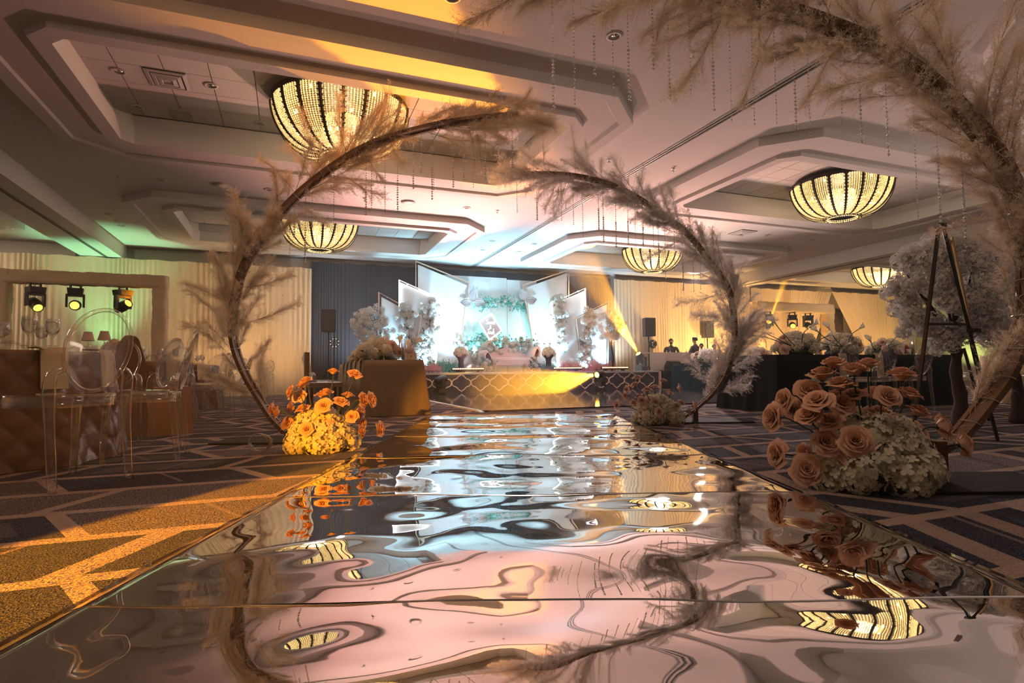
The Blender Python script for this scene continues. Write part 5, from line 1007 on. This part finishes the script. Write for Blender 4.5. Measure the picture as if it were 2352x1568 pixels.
mass('flower_garland', 'hanging garland of teal leaves and pale blooms across the centre boards', [(1098, 700), (1118, 694), (1140, 697), (1162, 690), (1180, 700), (1198, 698), (1212, 706)], 17.0, HYD_B + HYD_W, 22, 0.055, 5, (0.06, 0.05, 0.07), foliage='teal_leaf', leafn=420)
mass('flower_garland', 'row of teal foliage and white blooms below the name sign', [(1058, 800), (1080, 785), (1105, 782), (1130, 784), (1160, 782)], 16.75, HYD_W, 26, 0.07, 6, (0.1, 0.08, 0.07), foliage='teal_leaf', leafn=420)
mass('flower_mound', 'wide bank of blush and cream flowers behind the pink settee', [(1092, 808), (1120, 806), (1150, 800), (1180, 792), (1205, 784), (1218, 795)], 16.5, HYD_B + HYD_W + HYD, 80, 0.088, 7, (0.12, 0.2, 0.12), foliage='leaf', leafn=60)
mass('flower_mound', 'cluster of pale flowers on the stage floor left of the settee', [(1100, 838), (1116, 836), (1122, 842)], 15.75, HYD_W + HYD_B, 22, 0.06, 8, (0.08, 0.1, 0.08), foliage='teal_leaf', leafn=40)
mass('flower_mound', 'cluster of pale flowers on the stage floor right of the settee', [(1212, 842), (1222, 832), (1232, 842)], 15.75, HYD_W + HYD_B, 26, 0.06, 9, (0.08, 0.1, 0.09), foliage='leaf', leafn=60)
mass('flower_mound', 'rose and white blooms at the foot of the left panels', [(962, 838), (978, 842), (990, 838)], 15.9, HYD_W + HYD_B, 20, 0.055, 10, (0.1, 0.1, 0.06), foliage='leaf', leafn=30)
def grass_clump(label, pts, v, matn, n, seed, h=0.3):
    rng = random.Random(seed); q = [on_v(a, b_, v) for a, b_ in pts]; cu = sum(p[0] for p in q) / len(q); t = thing('grass_clump', label, 'plant', R(cu, v, SZ), TH); m_ = MB()
    for i in range(n):
        u = rng.choice(q)[0] - cu + rng.gauss(0, .10); y = rng.gauss(0, .07); a = rng.gauss(0, .5); L_ = h * rng.uniform(.6, 1.15); tip = Vector((u + L_ * math.sin(a), y + rng.gauss(0, .06), L_ * math.cos(a))); m_.add([(u - .006, y, 0), (u + .006, y, 0), tip], [(0, 1, 2)])
        for k in range(2): f = rng.uniform(.5, .95); p = Vector((u, y, 0)).lerp(tip, f); m_.add([p, p + Vector((rng.gauss(0, .03), 0, .035)), p + Vector((0.012, 0, .012))], [(0, 1, 2)])
    tag(part('grass_blades', m_, matn, t), kind='stuff'); m_ = MB(); m_.box((0, 0, 0.03), (0.35, 0.16, 0.06)); part('planter', m_, 'urn', t)
grass_clump('teal grass hedge left of the settee', [(1002, 840), (1018, 838), (1035, 838)], 15.9, 'teal_leaf', 420, 1, 0.36)
grass_clump('teal grass behind the right urn', [(1240, 836), (1270, 838)], 16.0, 'teal_leaf', 200, 2, 0.3)
grass_clump('pink grass clump under the middle right panel', [(1294, 834), (1310, 832), (1330, 834)], 15.9, 'pink_grass', 320, 3, 0.34)
grass_clump('pink grass clump under the lowest right panel', [(1356, 838), (1375, 832), (1398, 834)], 15.8, 'pink_grass', 340, 4, 0.36)
grass_clump('pink grass clump at the left end of the stage', [(988, 838), (1000, 842)], 15.7, 'pink_grass', 140, 5, 0.28)
# big dried palm leaves
def palm(px, py, dx, dz, L_, label):
    v = 16.85; u, z = on_v(px, py, v); P = R(u, v, z); m_ = MB(); n = 12
    def lf(s_, q):                      # pleated ovate leaf
        w = 0.36 * L_ * math.sin(math.pi * min(1, q ** 0.75)) ** 0.9 * (1 + 0.06 * math.sin(34 * s_)); x = (s_ - .5) * 2
        return (x * w, 0.014 * (1 if round(s_ * 16) % 2 else -1) * math.sin(math.pi * q) - 0.05 * x * x * L_, q * L_ + 0.10 * L_ * (1 - abs(x)) * q)
    m_.grid(lf, 16, 9)
    m_.tube([(0, 0, -0.16), (0, 0, 0)], 0.008, 5); ang = math.atan2(dx, dz); o = part('palm_leaf', m_, 'palm_leaf', None, loc=P); o.rotation_euler = Matrix.Rotation(TH, 3, 'Z').to_4x4().to_3x3().to_euler(); o.rotation_euler = (Matrix.Rotation(TH, 3, 'Z') @ Matrix.Rotation(ang, 3, 'Y')).to_euler(); tag(o, label, 'leaf')
for px, py, dx, dz, L_, w in ((1084, 693, 0.15, 1, .44, 'upright dried palm leaf left of the garland'), (1082, 694, -1, -0.05, .36, 'dried palm leaf pointing left beside the garland'), (1090, 692, 1, -0.15, .36, 'dried palm leaf pointing right over the left end of the garland'), (1205, 690, -0.35, 1, .40, 'upright dried palm leaf at the right end of the garland'), (1210, 692, 1, 0.25, .36, 'dried palm leaf pointing right beyond the garland'), (1092, 838, 0.1, 1, .5, 'orange-lit dried palm leaf left of the settee'), (1222, 826, 0.5, 0.8, .3, 'small dried palm leaf beside the right settee arm')): palm(px, py, dx, dz, L_, w)
# urns
for px, w, sd in ((1059, 'left of the settee', 1), (1260, 'right of the settee', 2)):
    u, _ = on_v(px, 840, 15.65); t = thing('flower_urn', 'dark pedestal urn with a dome of blush flowers ' + w, 'urn', R(u, 15.65, SZ)); rng = random.Random(sd)
    m_ = MB(); m_.lathe([(0.12, 0), (0.12, 0.04), (0.085, 0.12), (0.075, 0.30), (0.10, 0.40), (0.16, 0.46), (0.17, 0.50), (0.0, 0.50)], 18); part('urn_body', m_, 'urn', t, True)
    for i in range(16):
        a = i * 2.4; k = math.sqrt((i + .5) / 16); p = Vector((0.19 * k * math.cos(a), 0.19 * k * math.sin(a), 0.50 + 0.19 * (1 - k * k)))
        put('flower_head', (HYD_B + HYD)[i % 3], t, mx=Matrix.Translation(p) @ frame_to((p.x, p.y, .2), rng.random() * 6) @ Matrix.Scale(0.075, 4))
    for i in range(3):
        a = i * 2 + 1; s = MB(); e = (0.12 * math.cos(a), 0.12 * math.sin(a), 0.84); s.tube([(0, 0, .55), e], 0.005, 5); part('sprig_stem', s, 'stem', t); put('sprig_bloom', HYD_W[0], t, loc=e, scale=0.035)
# light bars on the stage lip
for (a, b_, py), w in (((1038, 1110, 850), 'left on the stage lip'), ((1270, 1335, 846), 'right of the settee on the stage lip'), ((1381, 1441, 845), 'at the right end of the stage lip')):
    u0, z0 = on_v(a, py, 15.2); u1, _ = on_v(b_, py, 15.2); t = thing('light_bar', 'black bar of glowing orange lamps ' + w, 'light', R((u0 + u1) / 2, 15.2, SZ), TH); Lb = u1 - u0
    m_ = MB(); m_.box((0, 0, 0.085), (Lb, 0.09, 0.09)); part('bar_body', m_, 'black_plastic', t)
    for k in (-1, 1): m_ = MB(); m_.box((k * Lb * .32, 0, 0.02), (0.05, 0.14, 0.04)); part('bar_foot', m_, 'black_plastic', t)
    dm = MB(); dm.lathe([(0.0, 0.012), (0.018, 0.008), (0.02, 0)], 8); dme = dm.mesh('led_lens', 'warm_led', True)
    for k in range(18): put('led_lens', dme, t, loc=(-Lb / 2 + Lb * (k + .5) / 18, -0.046, 0.10), rot=(math.pi / 2, 0, 0))
# ------------------------------------------------------------------ moving heads
def moving_head(P, aim, label, hang=False, s=1.0, lens='lens_amber', up_rz=None):
    t = thing('moving_head', label, 'light', P); aim = Vector(aim).normalized(); k = -1 if hang else 1
    yaw = math.atan2(-aim.x, aim.y); zc = k * 0.33 * s
    m_ = MB(); m_.box((0, 0, k * 0.055 * s), (0.24 * s, 0.24 * s, 0.11 * s), taper=0.9 if not hang else 1.1); part('base', m_, 'black_plastic', t, rot=(0, 0, yaw))
    if hang:
        for sg in (-1, 1):
            c = MB(); c.tube([(0.08 * sg * s, 0, 0.0), (0.08 * sg * s, 0, 0.09)], 0.02 * s, 8); c.tube([(0.08 * sg * s, 0.045 * math.cos(a), 0.11 + 0.045 * math.sin(a)) for a in [i * .55 for i in range(12)]], 0.012 * s, 6, closed=True); part('clamp', c, 'black_plastic', t, rot=(0, 0, yaw))
    y = MB(); y.box((0, 0, k * 0.135 * s), (0.30 * s, 0.10 * s, 0.05 * s))
    for sg in (-1, 1): y.box((sg * 0.135 * s, 0, k * 0.25 * s), (0.035 * s, 0.11 * s, 0.24 * s))
    part('yoke', y, 'black_plastic', t, rot=(0, 0, yaw))
    h = MB(); h.lathe([(0.0, -0.17), (0.07, -0.165), (0.095, -0.12), (0.105, -0.02), (0.10, 0.06), (0.085, 0.10), (0.088, 0.17), (0.078, 0.175), (0.074, 0.15), (0.0, 0.15)], 18); h.V = [(x * s, y_ * s, z * s) for x, y_, z in h.V]
    ho = part('head', h, 'black_plastic', t, True, mx=Matrix.Translation((0, 0, zc)) @ frame_to(aim))
    l = MB(); l.lathe([(0.0, 0.172 * s), (0.05 * s, 0.168 * s), (0.076 * s, 0.156 * s)], 16); part('lens', l, lens, ho, True); return t
def truss_gate(u0, u1, v, zt, bw, label):
    t = thing('truss_gate', label, 'truss', R((u0 + u1) / 2, v), TH); hw_ = (u1 - u0) / 2
    def sleeve(pts, r0, seed, nm):
        mb = MB(); pts = [Vector(p) for p in pts]; n = 40; path = [pts[0].lerp(pts[1], i / n) for i in range(n + 1)]; ax = (pts[1] - pts[0]).normalized(); a = Vector((0, 1, 0)); b2 = ax.cross(a).normalized(); vs = []; q = 24
        for i, p in enumerate(path):
            for j in range(q):
                an = 2 * math.pi * j / q; ca, sa = math.cos(an), math.sin(an); sqr = 1 / max(abs(ca), abs(sa)); r = r0 * (0.82 * sqr + 0.18 * 1.15) * (1 + 0.05 * math.sin(3 * an + i * 0.55 + seed) + 0.04 * math.sin(i * 1.9 + 2 * an)); vs.append(p + a * ca * r + b2 * sa * r)
        mb.add(vs, [(i * q + j, i * q + (j + 1) % q, (i + 1) * q + (j + 1) % q, (i + 1) * q + j) for i in range(n) for j in range(q)] + [tuple(range(q)), tuple(range(n * q, n * q + q))]); part(nm, mb, 'truss_cover', t, True)
    for s in (-1, 1): sleeve([(s * hw_, 0, 0.03), (s * hw_, 0, zt - 0.02)], bw / 2, s, 'post_sleeve'); m_ = MB(); m_.box((s * hw_, 0, 0.015), (0.6, 0.6, 0.03)); part('base_plate', m_, 'arch_plate', t)
    sleeve([(-hw_ - bw / 2, 0, zt - bw / 2), (hw_ + bw / 2, 0, zt - bw / 2)], bw / 2, 7, 'beam_sleeve'); return t
VT = 14.2; ua = on_v(6, 640, VT)[0]; ub, zb = on_v(370, 628, VT); truss_gate(ua, ub, VT, 2.74, 0.27, 'left goalpost truss wrapped in gold fabric with three moving heads')
for px, aim, w in ((82, (0.75, -0.45, -0.50), 'left'), (174, (0.55, -0.8, -0.12), 'middle'), (283, (0.9, -0.3, 0.38), 'right')):
    u, z = on_v(px, 655, VT); hp = R(u, VT, 2.40); moving_head(hp, aim, 'black moving head lamp hanging from the left truss, the %s one' % w, True, 1.05)
    if w == 'right': beam('beam_truss', hp - Vector((0, 0, .35)), hp - Vector((0, 0, .35)) + (R(ub, VT, 2.35) - (hp - Vector((0, 0, .35)))), 2600, ORANGE, 24, 0.4)
VT2 = 15.9; ua = on_v(1740, 700, VT2)[0]; ub, zb = on_v(1899, 700, VT2); truss_gate(ua, ub, VT2, 3.03, 0.36, 'right goalpost truss wrapped in gold fabric with three moving heads')
for px, aim, w in ((1763, (-0.2, -0.8, 0.45), 'left'), (1819, (-0.35, -0.9, -0.25), 'middle'), (1855, (-0.05, -0.9, -0.4), 'right')):
    u, z = on_v(px, 712, VT2); hp = R(u, VT2, 2.58); moving_head(hp, aim, 'black moving head lamp hanging from the right truss, the %s one' % w, True, 1.15)
    if w == 'left': beam('beam_up', hp - Vector((0, 0, .38)), R(u - 0.3, 14.6, 4.0), 5000, ORANGE, 9, 0.3, (1.75, 0.06, 'faint upright orange light beam above the right truss'))
moving_head(HEAD_A - Vector((0, 0, 0.36)) , AIM_A - HEAD_A, 'black moving head on a low stand before the stage throwing the low orange beam', False, 1.05, 'lens_orange')
m_ = MB(); m_.box((0, 0, 0.043), (0.34, 0.34, 0.086)); tag(part('lamp_plinth', m_, 'black_plastic', None, loc=(HEAD_A.x, HEAD_A.y, 0)), 'low black plinth under the moving head before the stage', 'plinth')
hb = R(10.55, 15.6, SZ); moving_head(hb, AIM_B - HEAD_B, 'black moving head at the right end of the stage throwing the tall orange beam', False, 1.2, 'lens_orange')
u, z = on_v(1012, 866, 14.7); hc = R(u, 14.7, 0.0); moving_head(Vector((hc.x, hc.y, 0.06)), R(1.0, 0.3, 0.28), 'small silver-black moving head before the left of the stage with a short orange beam', False, 1.0, 'lens_orange')
beam('beam_short', Vector((hc.x, hc.y, 0.39)), Vector((hc.x, hc.y, 0.39)) + R(1.0, 0.3, 0.28), 420, ORANGE, 11, 0.4, (1.35, 0.06, 'short orange light beam before the left of the stage'))
m_ = MB(); m_.box((0, 0, 0.028), (0.3, 0.3, 0.056)); tag(part('lamp_plinth', m_, 'black_plastic', None, loc=(hc.x, hc.y, 0)), 'low black plinth under the small left moving head', 'plinth')
# ------------------------------------------------------------------ right: loudspeakers, booth, people
def speaker(px, py, v, label, top=True):
    u, z = on_v(px, py, v); P = R(u, v); zc = z; t = thing('speaker_stand', 'tripod stand of the ' + label.replace('black ', '').replace(', only its edges lit', ''), 'stand', P, TH)
    m_ = MB(); m_.tube([(0, 0, 0.25), (0, 0, zc - 0.3)], 0.024, 8); part('pole', m_, 'black_plastic', t)
    for a in (0.4, 2.5, 4.6): l = MB(); l.tube([(0, 0, 0.75), (0.42 * math.cos(a), 0.42 * math.sin(a), 0.012)], 0.014, 6); part('leg', l, 'black_plastic', t)
    s = thing('loudspeaker', label, 'speaker', R(u, v, zc - 0.3), TH - 0.1); m_ = MB(); m_.prism([(-0.19, -0.16), (0.19, -0.16), (0.13, 0.17), (-0.13, 0.17)], 'z', 0.0, 0.62); part('cabinet', m_, 'black_plastic', s)
    m_ = MB(); m_.box((0, -0.166, 0.31), (0.34, 0.012, 0.57)); part('grille', m_, 'speaker_grille', s)
speaker(1489, 752, 16.2, 'black loudspeaker on a pole left of the people at the booth'); speaker(1624, 757, 16.95, 'black loudspeaker on a pole behind the far right arch')
u, z = on_v(1497, 790, 16.1); t = thing('effect_light', 'round dark multi-lens effect light on the stand of the left loudspeaker', 'light', R(u, 16.05, z), TH)
m_ = MB(); m_.lathe([(0, -.14), (.10, -.12), (.15, -.03), (.15, .03), (.10, .12), (0, .14)], 14); m_.xf(Matrix.Rotation(math.pi / 2, 4, 'X')); part('lamp_body', m_, 'black_plastic', t, True)
for k in range(7): a = k * .9; m_ = MB(); m_.lathe([(0, .012), (.022, .008), (.026, 0)], 8); part('lamp_lens', m_, 'chrome', t, True, loc=(.085 * math.cos(a), -0.115, .085 * math.sin(a)), rot=(math.pi / 2, 0, 0))
u0, z0 = on_v(1492, 812, 15.6); u1, _ = on_v(1600, 812, 15.6); t = thing('dj_booth', 'white panelled booth in front of the people at the right', 'booth', R((u0 + u1) / 2, 15.6), TH); n = 3; wd = (u1 - u0) / n; zt = 1.17
for k in range(n): m_ = MB(); m_.box((-(u1 - u0) / 2 + wd * (k + .5), 0, zt / 2), (wd - 0.02, 0.03, zt)); part('booth_panel', m_, 'dj_white', t); 
m_ = MB(); m_.box((0, 0.35, zt - 0.015), (u1 - u0, 0.66, 0.03)); part('booth_top', m_, 'dj_white', t)
for k in (-1, 1): m_ = MB(); m_.box((k * (u1 - u0) / 2 * .96, .62, zt / 2 - .02), (.05, .05, zt - .04)); part('leg', m_, 'dj_white', t)
def person(P, h, label, yaw, shirt, skin_z=0.86, seed=0, face_dir=0.0, arms=0.5, seated=False, badge=False, beard=False):
    k = h / 1.75; V = []; E = []; Rr = []
    def add(p, r, par=None): V.append(p); Rr.append(r); (E.append((par, len(V) - 1)) if par is not None else None); return len(V) - 1
    pel = add((0, 0, 0.95), (.165, .12)); wst = add((0, .005, 1.10), (.15, .105), pel); ch = add((0, 0, 1.30), (.175, .12), wst); up = add((0, -.005, 1.42), (.12, .085), ch); nk = add((0, .0, 1.475), (.046, .05), up); ck = add((0, .006, 1.535), (.044, .05), nk); jw = add((0, .028, 1.572), (.056, .068), ck); hd = add((0, .016, 1.635), (.072, .086), jw); tp = add((0, .006, 1.695), (.064, .078), hd)
    for s in (-1, 1):
        sh = add((s * .19, 0, 1.40), (.062, .062), ch); el = add((s * .26, .06 + .05 * arms, 1.14), (.045, .045), sh); wr = add((s * (.16 if arms > .6 else .24), .16 + .16 * arms, 1.04 + .08 * arms), (.03, .034), el); hn = add((s * (.12 if arms > .6 else .23), .22 + .18 * arms, 1.02 + .08 * arms), (.024, .04), wr)
        hp = add((s * .095, 0, .88), (.095, .095), pel); kn = add((s * .10, .02, .50), (.06, .065), hp); an = add((s * .10, -.01, .09), (.038, .045), kn); ft = add((s * .11, .14, .045), (.036, .035), an)
    me = bpy.data.meshes.new('person_body'); me.from_pydata([(x * k, y * k, z * k) for x, y, z in V], E, []); o = bpy.data.objects.new('tmp', me); COL.objects.link(o); md = o.modifiers.new('s', 'SKIN'); me.skin_vertices[0].data[0].use_root = True
    for i, r in enumerate(Rr): me.skin_vertices[0].data[i].radius = (r[0] * k, r[1] * k)
    o.modifiers.new('d', 'SUBSURF').levels = 2; o.modifiers['d'].render_levels = 2
    dg = bpy.context.evaluated_depsgraph_get(); m2 = bpy.data.meshes.new_from_object(o.evaluated_get(dg)); bpy.data.objects.remove(o); m2.name = 'person_body'; m2.materials.clear()
    for nm in ('skin', shirt, 'dark_suit'): m2.materials.append(MATS[nm])
    for p in m2.polygons:
        z = p.center.z / k; hand = abs(p.center.x) > 0 and p.center.y / k > .19 + .15 * arms and .95 < z < 1.2; p.material_index = 0 if (z > 1.485 or hand) else (1 if z > .93 else 2); p.use_smooth = True
    t = thing('person', label, 'person', P, yaw); put('person_body', m2, t)
    f = MB(); f.add([(-.012, .098, 1.60), (.012, .098, 1.60), (0, .125, 1.585), (0, .10, 1.635)], [(0, 1, 2), (0, 2, 3), (1, 3, 2)]); f.xf(Matrix.Scale(k, 4)); part('nose', f, 'skin', t, True)
    for s in (-1, 1):
        e = MB(); e.lathe([(0, -.008), (.008, 0), (0, .008)], 8, c=(s * .03, .096, 1.628)); e.xf(Matrix.Scale(k, 4)); part('eye', e, 'hair', t, True)
        e = MB(); e.lathe([(0, -.03), (.012, 0), (0, .03)], 6, c=(s * .079, .01, 1.615)); e.xf(Matrix.Scale(k, 4)); part('ear', e, 'skin', t, True)
    mo = MB(); mo.box((0, .102, 1.565), (.04, .01, .008)); mo.xf(Matrix.Scale(k, 4)); part('mouth', mo, 'hair', t)
    hm = MB(); hm.grid(lambda s, q: ((.083 + .004 * math.sin(9 * s)) * math.sin(q * 1.9) * math.cos(6.283 * s), .006 + .097 * math.sin(q * 1.9) * math.sin(6.283 * s) * (0.86 if math.sin(6.283 * s) > 0 else 1.0), 1.635 + .098 * math.cos(q * 1.9) + (.05 * max(0, math.sin(6.283 * s)) * q)), 18, 8); hm.xf(Matrix.Scale(k, 4)); part('hair', hm, 'hair', t, True)
    if beard: bm_ = MB(); bm_.grid(lambda s_, q: ((.061 - .004 * q) * math.cos(math.pi * s_), .024 + (.070 + .003 * math.sin(12 * s_)) * math.sin(math.pi * s_) * (1 - .35 * q), 1.588 - .055 * q), 14, 4); bm_.xf(Matrix.Scale(k, 4)); part('beard', bm_, 'hair', t, True)
    if badge: b_ = MB(); b_.box((.05, .135, 1.22), (.06, .01, .08)); b_.xf(Matrix.Scale(k, 4)); part('badge', b_, 'panel_white', t); b_ = MB(); b_.tube([(.05, .13, 1.26), (.06, .10, 1.42)], .004, 4); b_.xf(Matrix.Scale(k, 4)); part('lanyard', b_, 'panel_white', t)
for px, py, v, lab, yaw, shirt, arms, bd in ((1541, 776, 16.6, 'person in a dark jacket with a pale badge, standing behind the white booth', TH + 2.6, 'dark_suit', 0.9, True), (1596, 772, 14.35, 'person in a dark shirt in profile, standing right of the badge wearer', TH + 0.4, 'grey_shirt', 0.6, False), (1611, 787, 14.5, 'person in an orange top with a bright lit face beside the far right arch', TH + 2.4, 'orange_shirt', 0.5, False), (1640, 789, 14.6, 'person in a pale top partly hidden by the far right arch plumes', TH + 2.9, 'lilac_shirt', 0.5, False)):
    u, z = on_v(px, py, v); person(R(u, v), min(1.85, max(1.3, z)), lab, yaw, shirt, arms=arms, badge=bd, beard=bd)
# dark cases at the right end of the stage and gear at the left
u, z = on_v(1536, 860, 15.2); t = thing('road_case', 'black case at the right end of the stage', 'case', R(u, 15.2), TH); m_ = MB(); m_.box((0, 0, 0.28), (0.75, 0.6, 0.56)); part('case_body', m_, 'black_plastic', t)
for k in (-1, 1): m_ = MB(); m_.box((k * .37, -.29, .28), (.03, .03, .56)); part('case_corner', m_, 'speaker_grille', t)
m_ = MB(); m_.box((0, 0, 0.575), (0.75, 0.6, 0.03)); part('case_lid', m_, 'speaker_grille', t)
t = thing('monitor_speaker', 'black wedge speaker leaning on the case at the right end of the stage', 'speaker', R(u + 0.18, 15.2, 0.592), TH); m_ = MB(); m_.prism([(-.2, 0), (.2, 0), (.2, .12), (.05, .30), (-.1, .26)], 'x', -.2, .2); part('cabinet', m_, 'black_plastic', t); m_ = MB(); m_.box((0, -.17, .16), (.32, .02, .16)); part('grille', m_, 'speaker_grille', t)
for px, w in ((755, 'black loudspeaker on a pole left of the stage, only its edges lit'),): speaker(px, 738, 16.4, w)
u, z = on_v(768, 787, 16.0); t = thing('lamp_ring_stand', 'black stand with a ring of small lamps left of the stage', 'stand', R(u, 16.0), TH); m_ = MB(); m_.tube([(0, 0, 0.02), (0, 0, z + .25)], .014, 6); part('pole', m_, 'black_plastic', t)
m_ = MB(); m_.lathe([(0.22, 0), (0.22, .02), (0, .03)], 16); part('base', m_, 'black_plastic', t)
m_ = MB(); m_.tube([(.11 * math.cos(a), -.03, z + .11 * math.sin(a)) for a in [i * .5236 for i in range(12)]], .012, 5, closed=True); part('lamp_ring', m_, 'black_plastic', t)
dm = MB(); dm.lathe([(0, .01), (.009, .007), (.01, 0)], 8); dme = dm.mesh('ring_lamp', 'warm_led', True)
for k in range(8): a = k * .785 + .39; put('ring_lamp', dme, t, loc=(.11 * math.cos(a), -.042, z + .11 * math.sin(a)), rot=(math.pi / 2, 0, 0))
# white blossom trees on the stage
u, z = on_v(858, 750, 15.9); b0 = R(u + .1, 15.9, SZ); blossom_tree(b0, b0 + Vector((0.02, 0, z - SZ - .35)), R(u, 15.9, z + .02), (0.55, 0.3, 0.55), 'white blossom tree at the left end of the stage', 13, 120, 0.085, 7, .03)
u, z = on_v(1404, 745, 15.7); b0 = R(u, 15.7, SZ); blossom_tree(b0, b0 + Vector((0.02, 0, z - SZ - .3)), R(u - .05, 15.7, z - .02), (0.42, 0.3, 0.5), 'white blossom tree at the right end of the stage in the orange beam', 14, 90, 0.08, 6, .03)

# ------------------------------------------------------------------ chandeliers
def chandelier():
    t = thing('chandelier', 'x', 'chandelier'); RR, r0, D = 0.88, 0.27, 0.66
    def prof(q): return r0 + (RR - r0) * math.cos(q * math.pi / 2) ** 0.85, -D * math.sin(q * math.pi / 2) ** 1.12
    m_ = MB(); m_.lathe([(RR - .03, .03), (RR + .015, .03), (RR + .02, -.035), (RR - .01, -.035)], 60); part('rim', m_, 'chandelier_bronze', t, True)
    m_ = MB(); m_.lathe([(RR * .5, .085), (RR * .55, .03), (RR - .03, .028)], 40); part('ceiling_plate', m_, 'chandelier_plate', t)
    nr = 20; rib = MB(); pts = [prof(i / 16) for i in range(17)]
    rib.tube([(r + .012, 0, z) for r, z in pts], [.026 - .010 * i / 16 for i in range(17)], 5)
    for i in range(1, 17):
        r, z = pts[i]; 
        for s in (-1, 1):
            w = .075 - .03 * i / 16; dr = Vector((pts[i][0] - pts[i - 1][0], 0, pts[i][1] - pts[i - 1][1])).normalized(); p = Vector((r + .016, 0, z)); rib.add([p - dr * .012, p + Vector((0.012, s * w * .6, 0)) - dr * .008, p + Vector((.022, s * w, 0)) - dr * .035, p + Vector((0.008, s * w * .4, 0)) + dr * .014], [(0, 1, 2, 3)])
    rme = rib.mesh('leafed_rib', 'chandelier_bronze')
    for k in range(nr): put('leafed_rib', rme, t, rot=(0, 0, 2 * math.pi * k / nr))
    bd = MB(); ns = 7
    for k in range(nr):
        for s in range(ns):
            a = 2 * math.pi * (k + (s + .5) / ns) / nr
            for i in range(40):
                q = (i + .5) / 40; r, z = prof(q); br = 0.0178 * (0.55 + .5 * r / RR)
                if r * 2 * math.pi / nr / ns < br * 1.25 and s % 2: continue
                c = Vector((r * math.cos(a), r * math.sin(a), z)); bd.add([c + Vector((0, 0, br)), c + Vector((br, 0, 0)), c + Vector((0, br, 0)), c + Vector((-br, 0, 0)), c + Vector((0, -br, 0)), c - Vector((0, 0, br))], [(0, 1, 2), (0, 2, 3), (0, 3, 4), (0, 4, 1), (5, 2, 1), (5, 3, 2), (5, 4, 3), (5, 1, 4)])
    tag(part('bead_curtain', bd, 'self_lit_beads', t, True), kind='stuff')
    m_ = MB(); m_.lathe([(r0 + .012, -D + .012), (r0 + .018, -D - .012), (r0 - .012, -D - .012), (r0 - .012, -D + .012)], 36); part('lower_ring', m_, 'chandelier_bronze', t, True)
    lb = MB()
    for j in range(44):
        a = 2 * math.pi * j / 44
        for i in range(20): c = Vector((r0 * .97 * math.cos(a) * (1 - .15 * (i / 20) ** 2), r0 * .97 * math.sin(a) * (1 - .15 * (i / 20) ** 2), -D - .02 + .028 * i)); br = .019; lb.add([c + Vector((0, 0, br)), c + Vector((br, 0, 0)), c + Vector((0, br, 0)), c + Vector((-br, 0, 0)), c + Vector((0, -br, 0)), c - Vector((0, 0, br))], [(0, 1, 2), (0, 2, 3), (0, 3, 4), (0, 4, 1), (5, 2, 1), (5, 3, 2), (5, 4, 3), (5, 1, 4)])
    tag(part('bead_skirt', lb, 'self_lit_beads', t, True), kind='stuff')
    pd = MB(); pd.lathe([(0, -.03), (.014, -.012), (.012, .0), (0, .006)], 6); pme = pd.mesh('drop_pendant', 'chandelier_bronze', True)
    for k in range(nr): a = 2 * math.pi * (k + .5) / nr; put('drop_pendant', pme, t, loc=((r0 + .06) * math.cos(a), (r0 + .06) * math.sin(a), -D - .005))
    bm = MB(); bm.lathe([(0, -.03), (.016, -.012), (.014, .012), (0, .03)], 8); bme = bm.mesh('bulb', 'bulb', True); rng = random.Random(3)
    for k in range(26):
        q = (.12, .38, .62)[k % 3]; r, z = prof(q); a = 2 * math.pi * (k * 0.3819 % 1.0); put('bulb', bme, t, loc=((r - .02) * math.cos(a), (r - .02) * math.sin(a), z))
    return t
c0 = chandelier(); wcs = ('big crystal bowl chandelier in the near left ceiling tray, partly behind the left arch', 'crystal bowl chandelier in the far left tray, seen inside the left arch', 'crystal bowl chandelier in the near right tray', 'pale crystal bowl chandelier in the far right tray, behind the far right arch', 'distant crystal bowl chandelier beyond the right beam, behind the blossom tree')
for k, (u, v) in enumerate(CH_POS):
    o = c0 if k == 0 else copy_tree(c0); o.location = R(u, v, 4.19); o.rotation_euler = (0, 0, 0.1 * k); tag(o, wcs[k])
# ------------------------------------------------------------------ cones of denser fog added so the moving head beams show
for P, d, L_, r0, r1, w in BEAMS:
    mb = MB(); mb.lathe([(0.0, 0.0), (r0, 0.0)] + [(r0 + (r1 - r0) * k / 8, L_ * k / 8) for k in range(1, 9)] + [(r1 * 0.6, L_ * 1.01), (0.0, L_ * 1.02)], 20)
    if P.z + d.z * L_ - r1 < 0.03 or P.z + d.z * L_ + r1 > ZC - 0.02:        # the fog stops at the floor and at the ceiling
        M = Matrix.Translation(P) @ frame_to(d); mb.xf(M); mb.V = [(x, y, min(max(z, 0.03), ZC - 0.01)) for x, y, z in mb.V]; mb.xf(M.inverted())
    o = part('light_beam', mb, 'beam_haze'); o.matrix_basis = Matrix.Translation(P) @ frame_to(d); tag(o, w, 'light beam', kind='stuff')
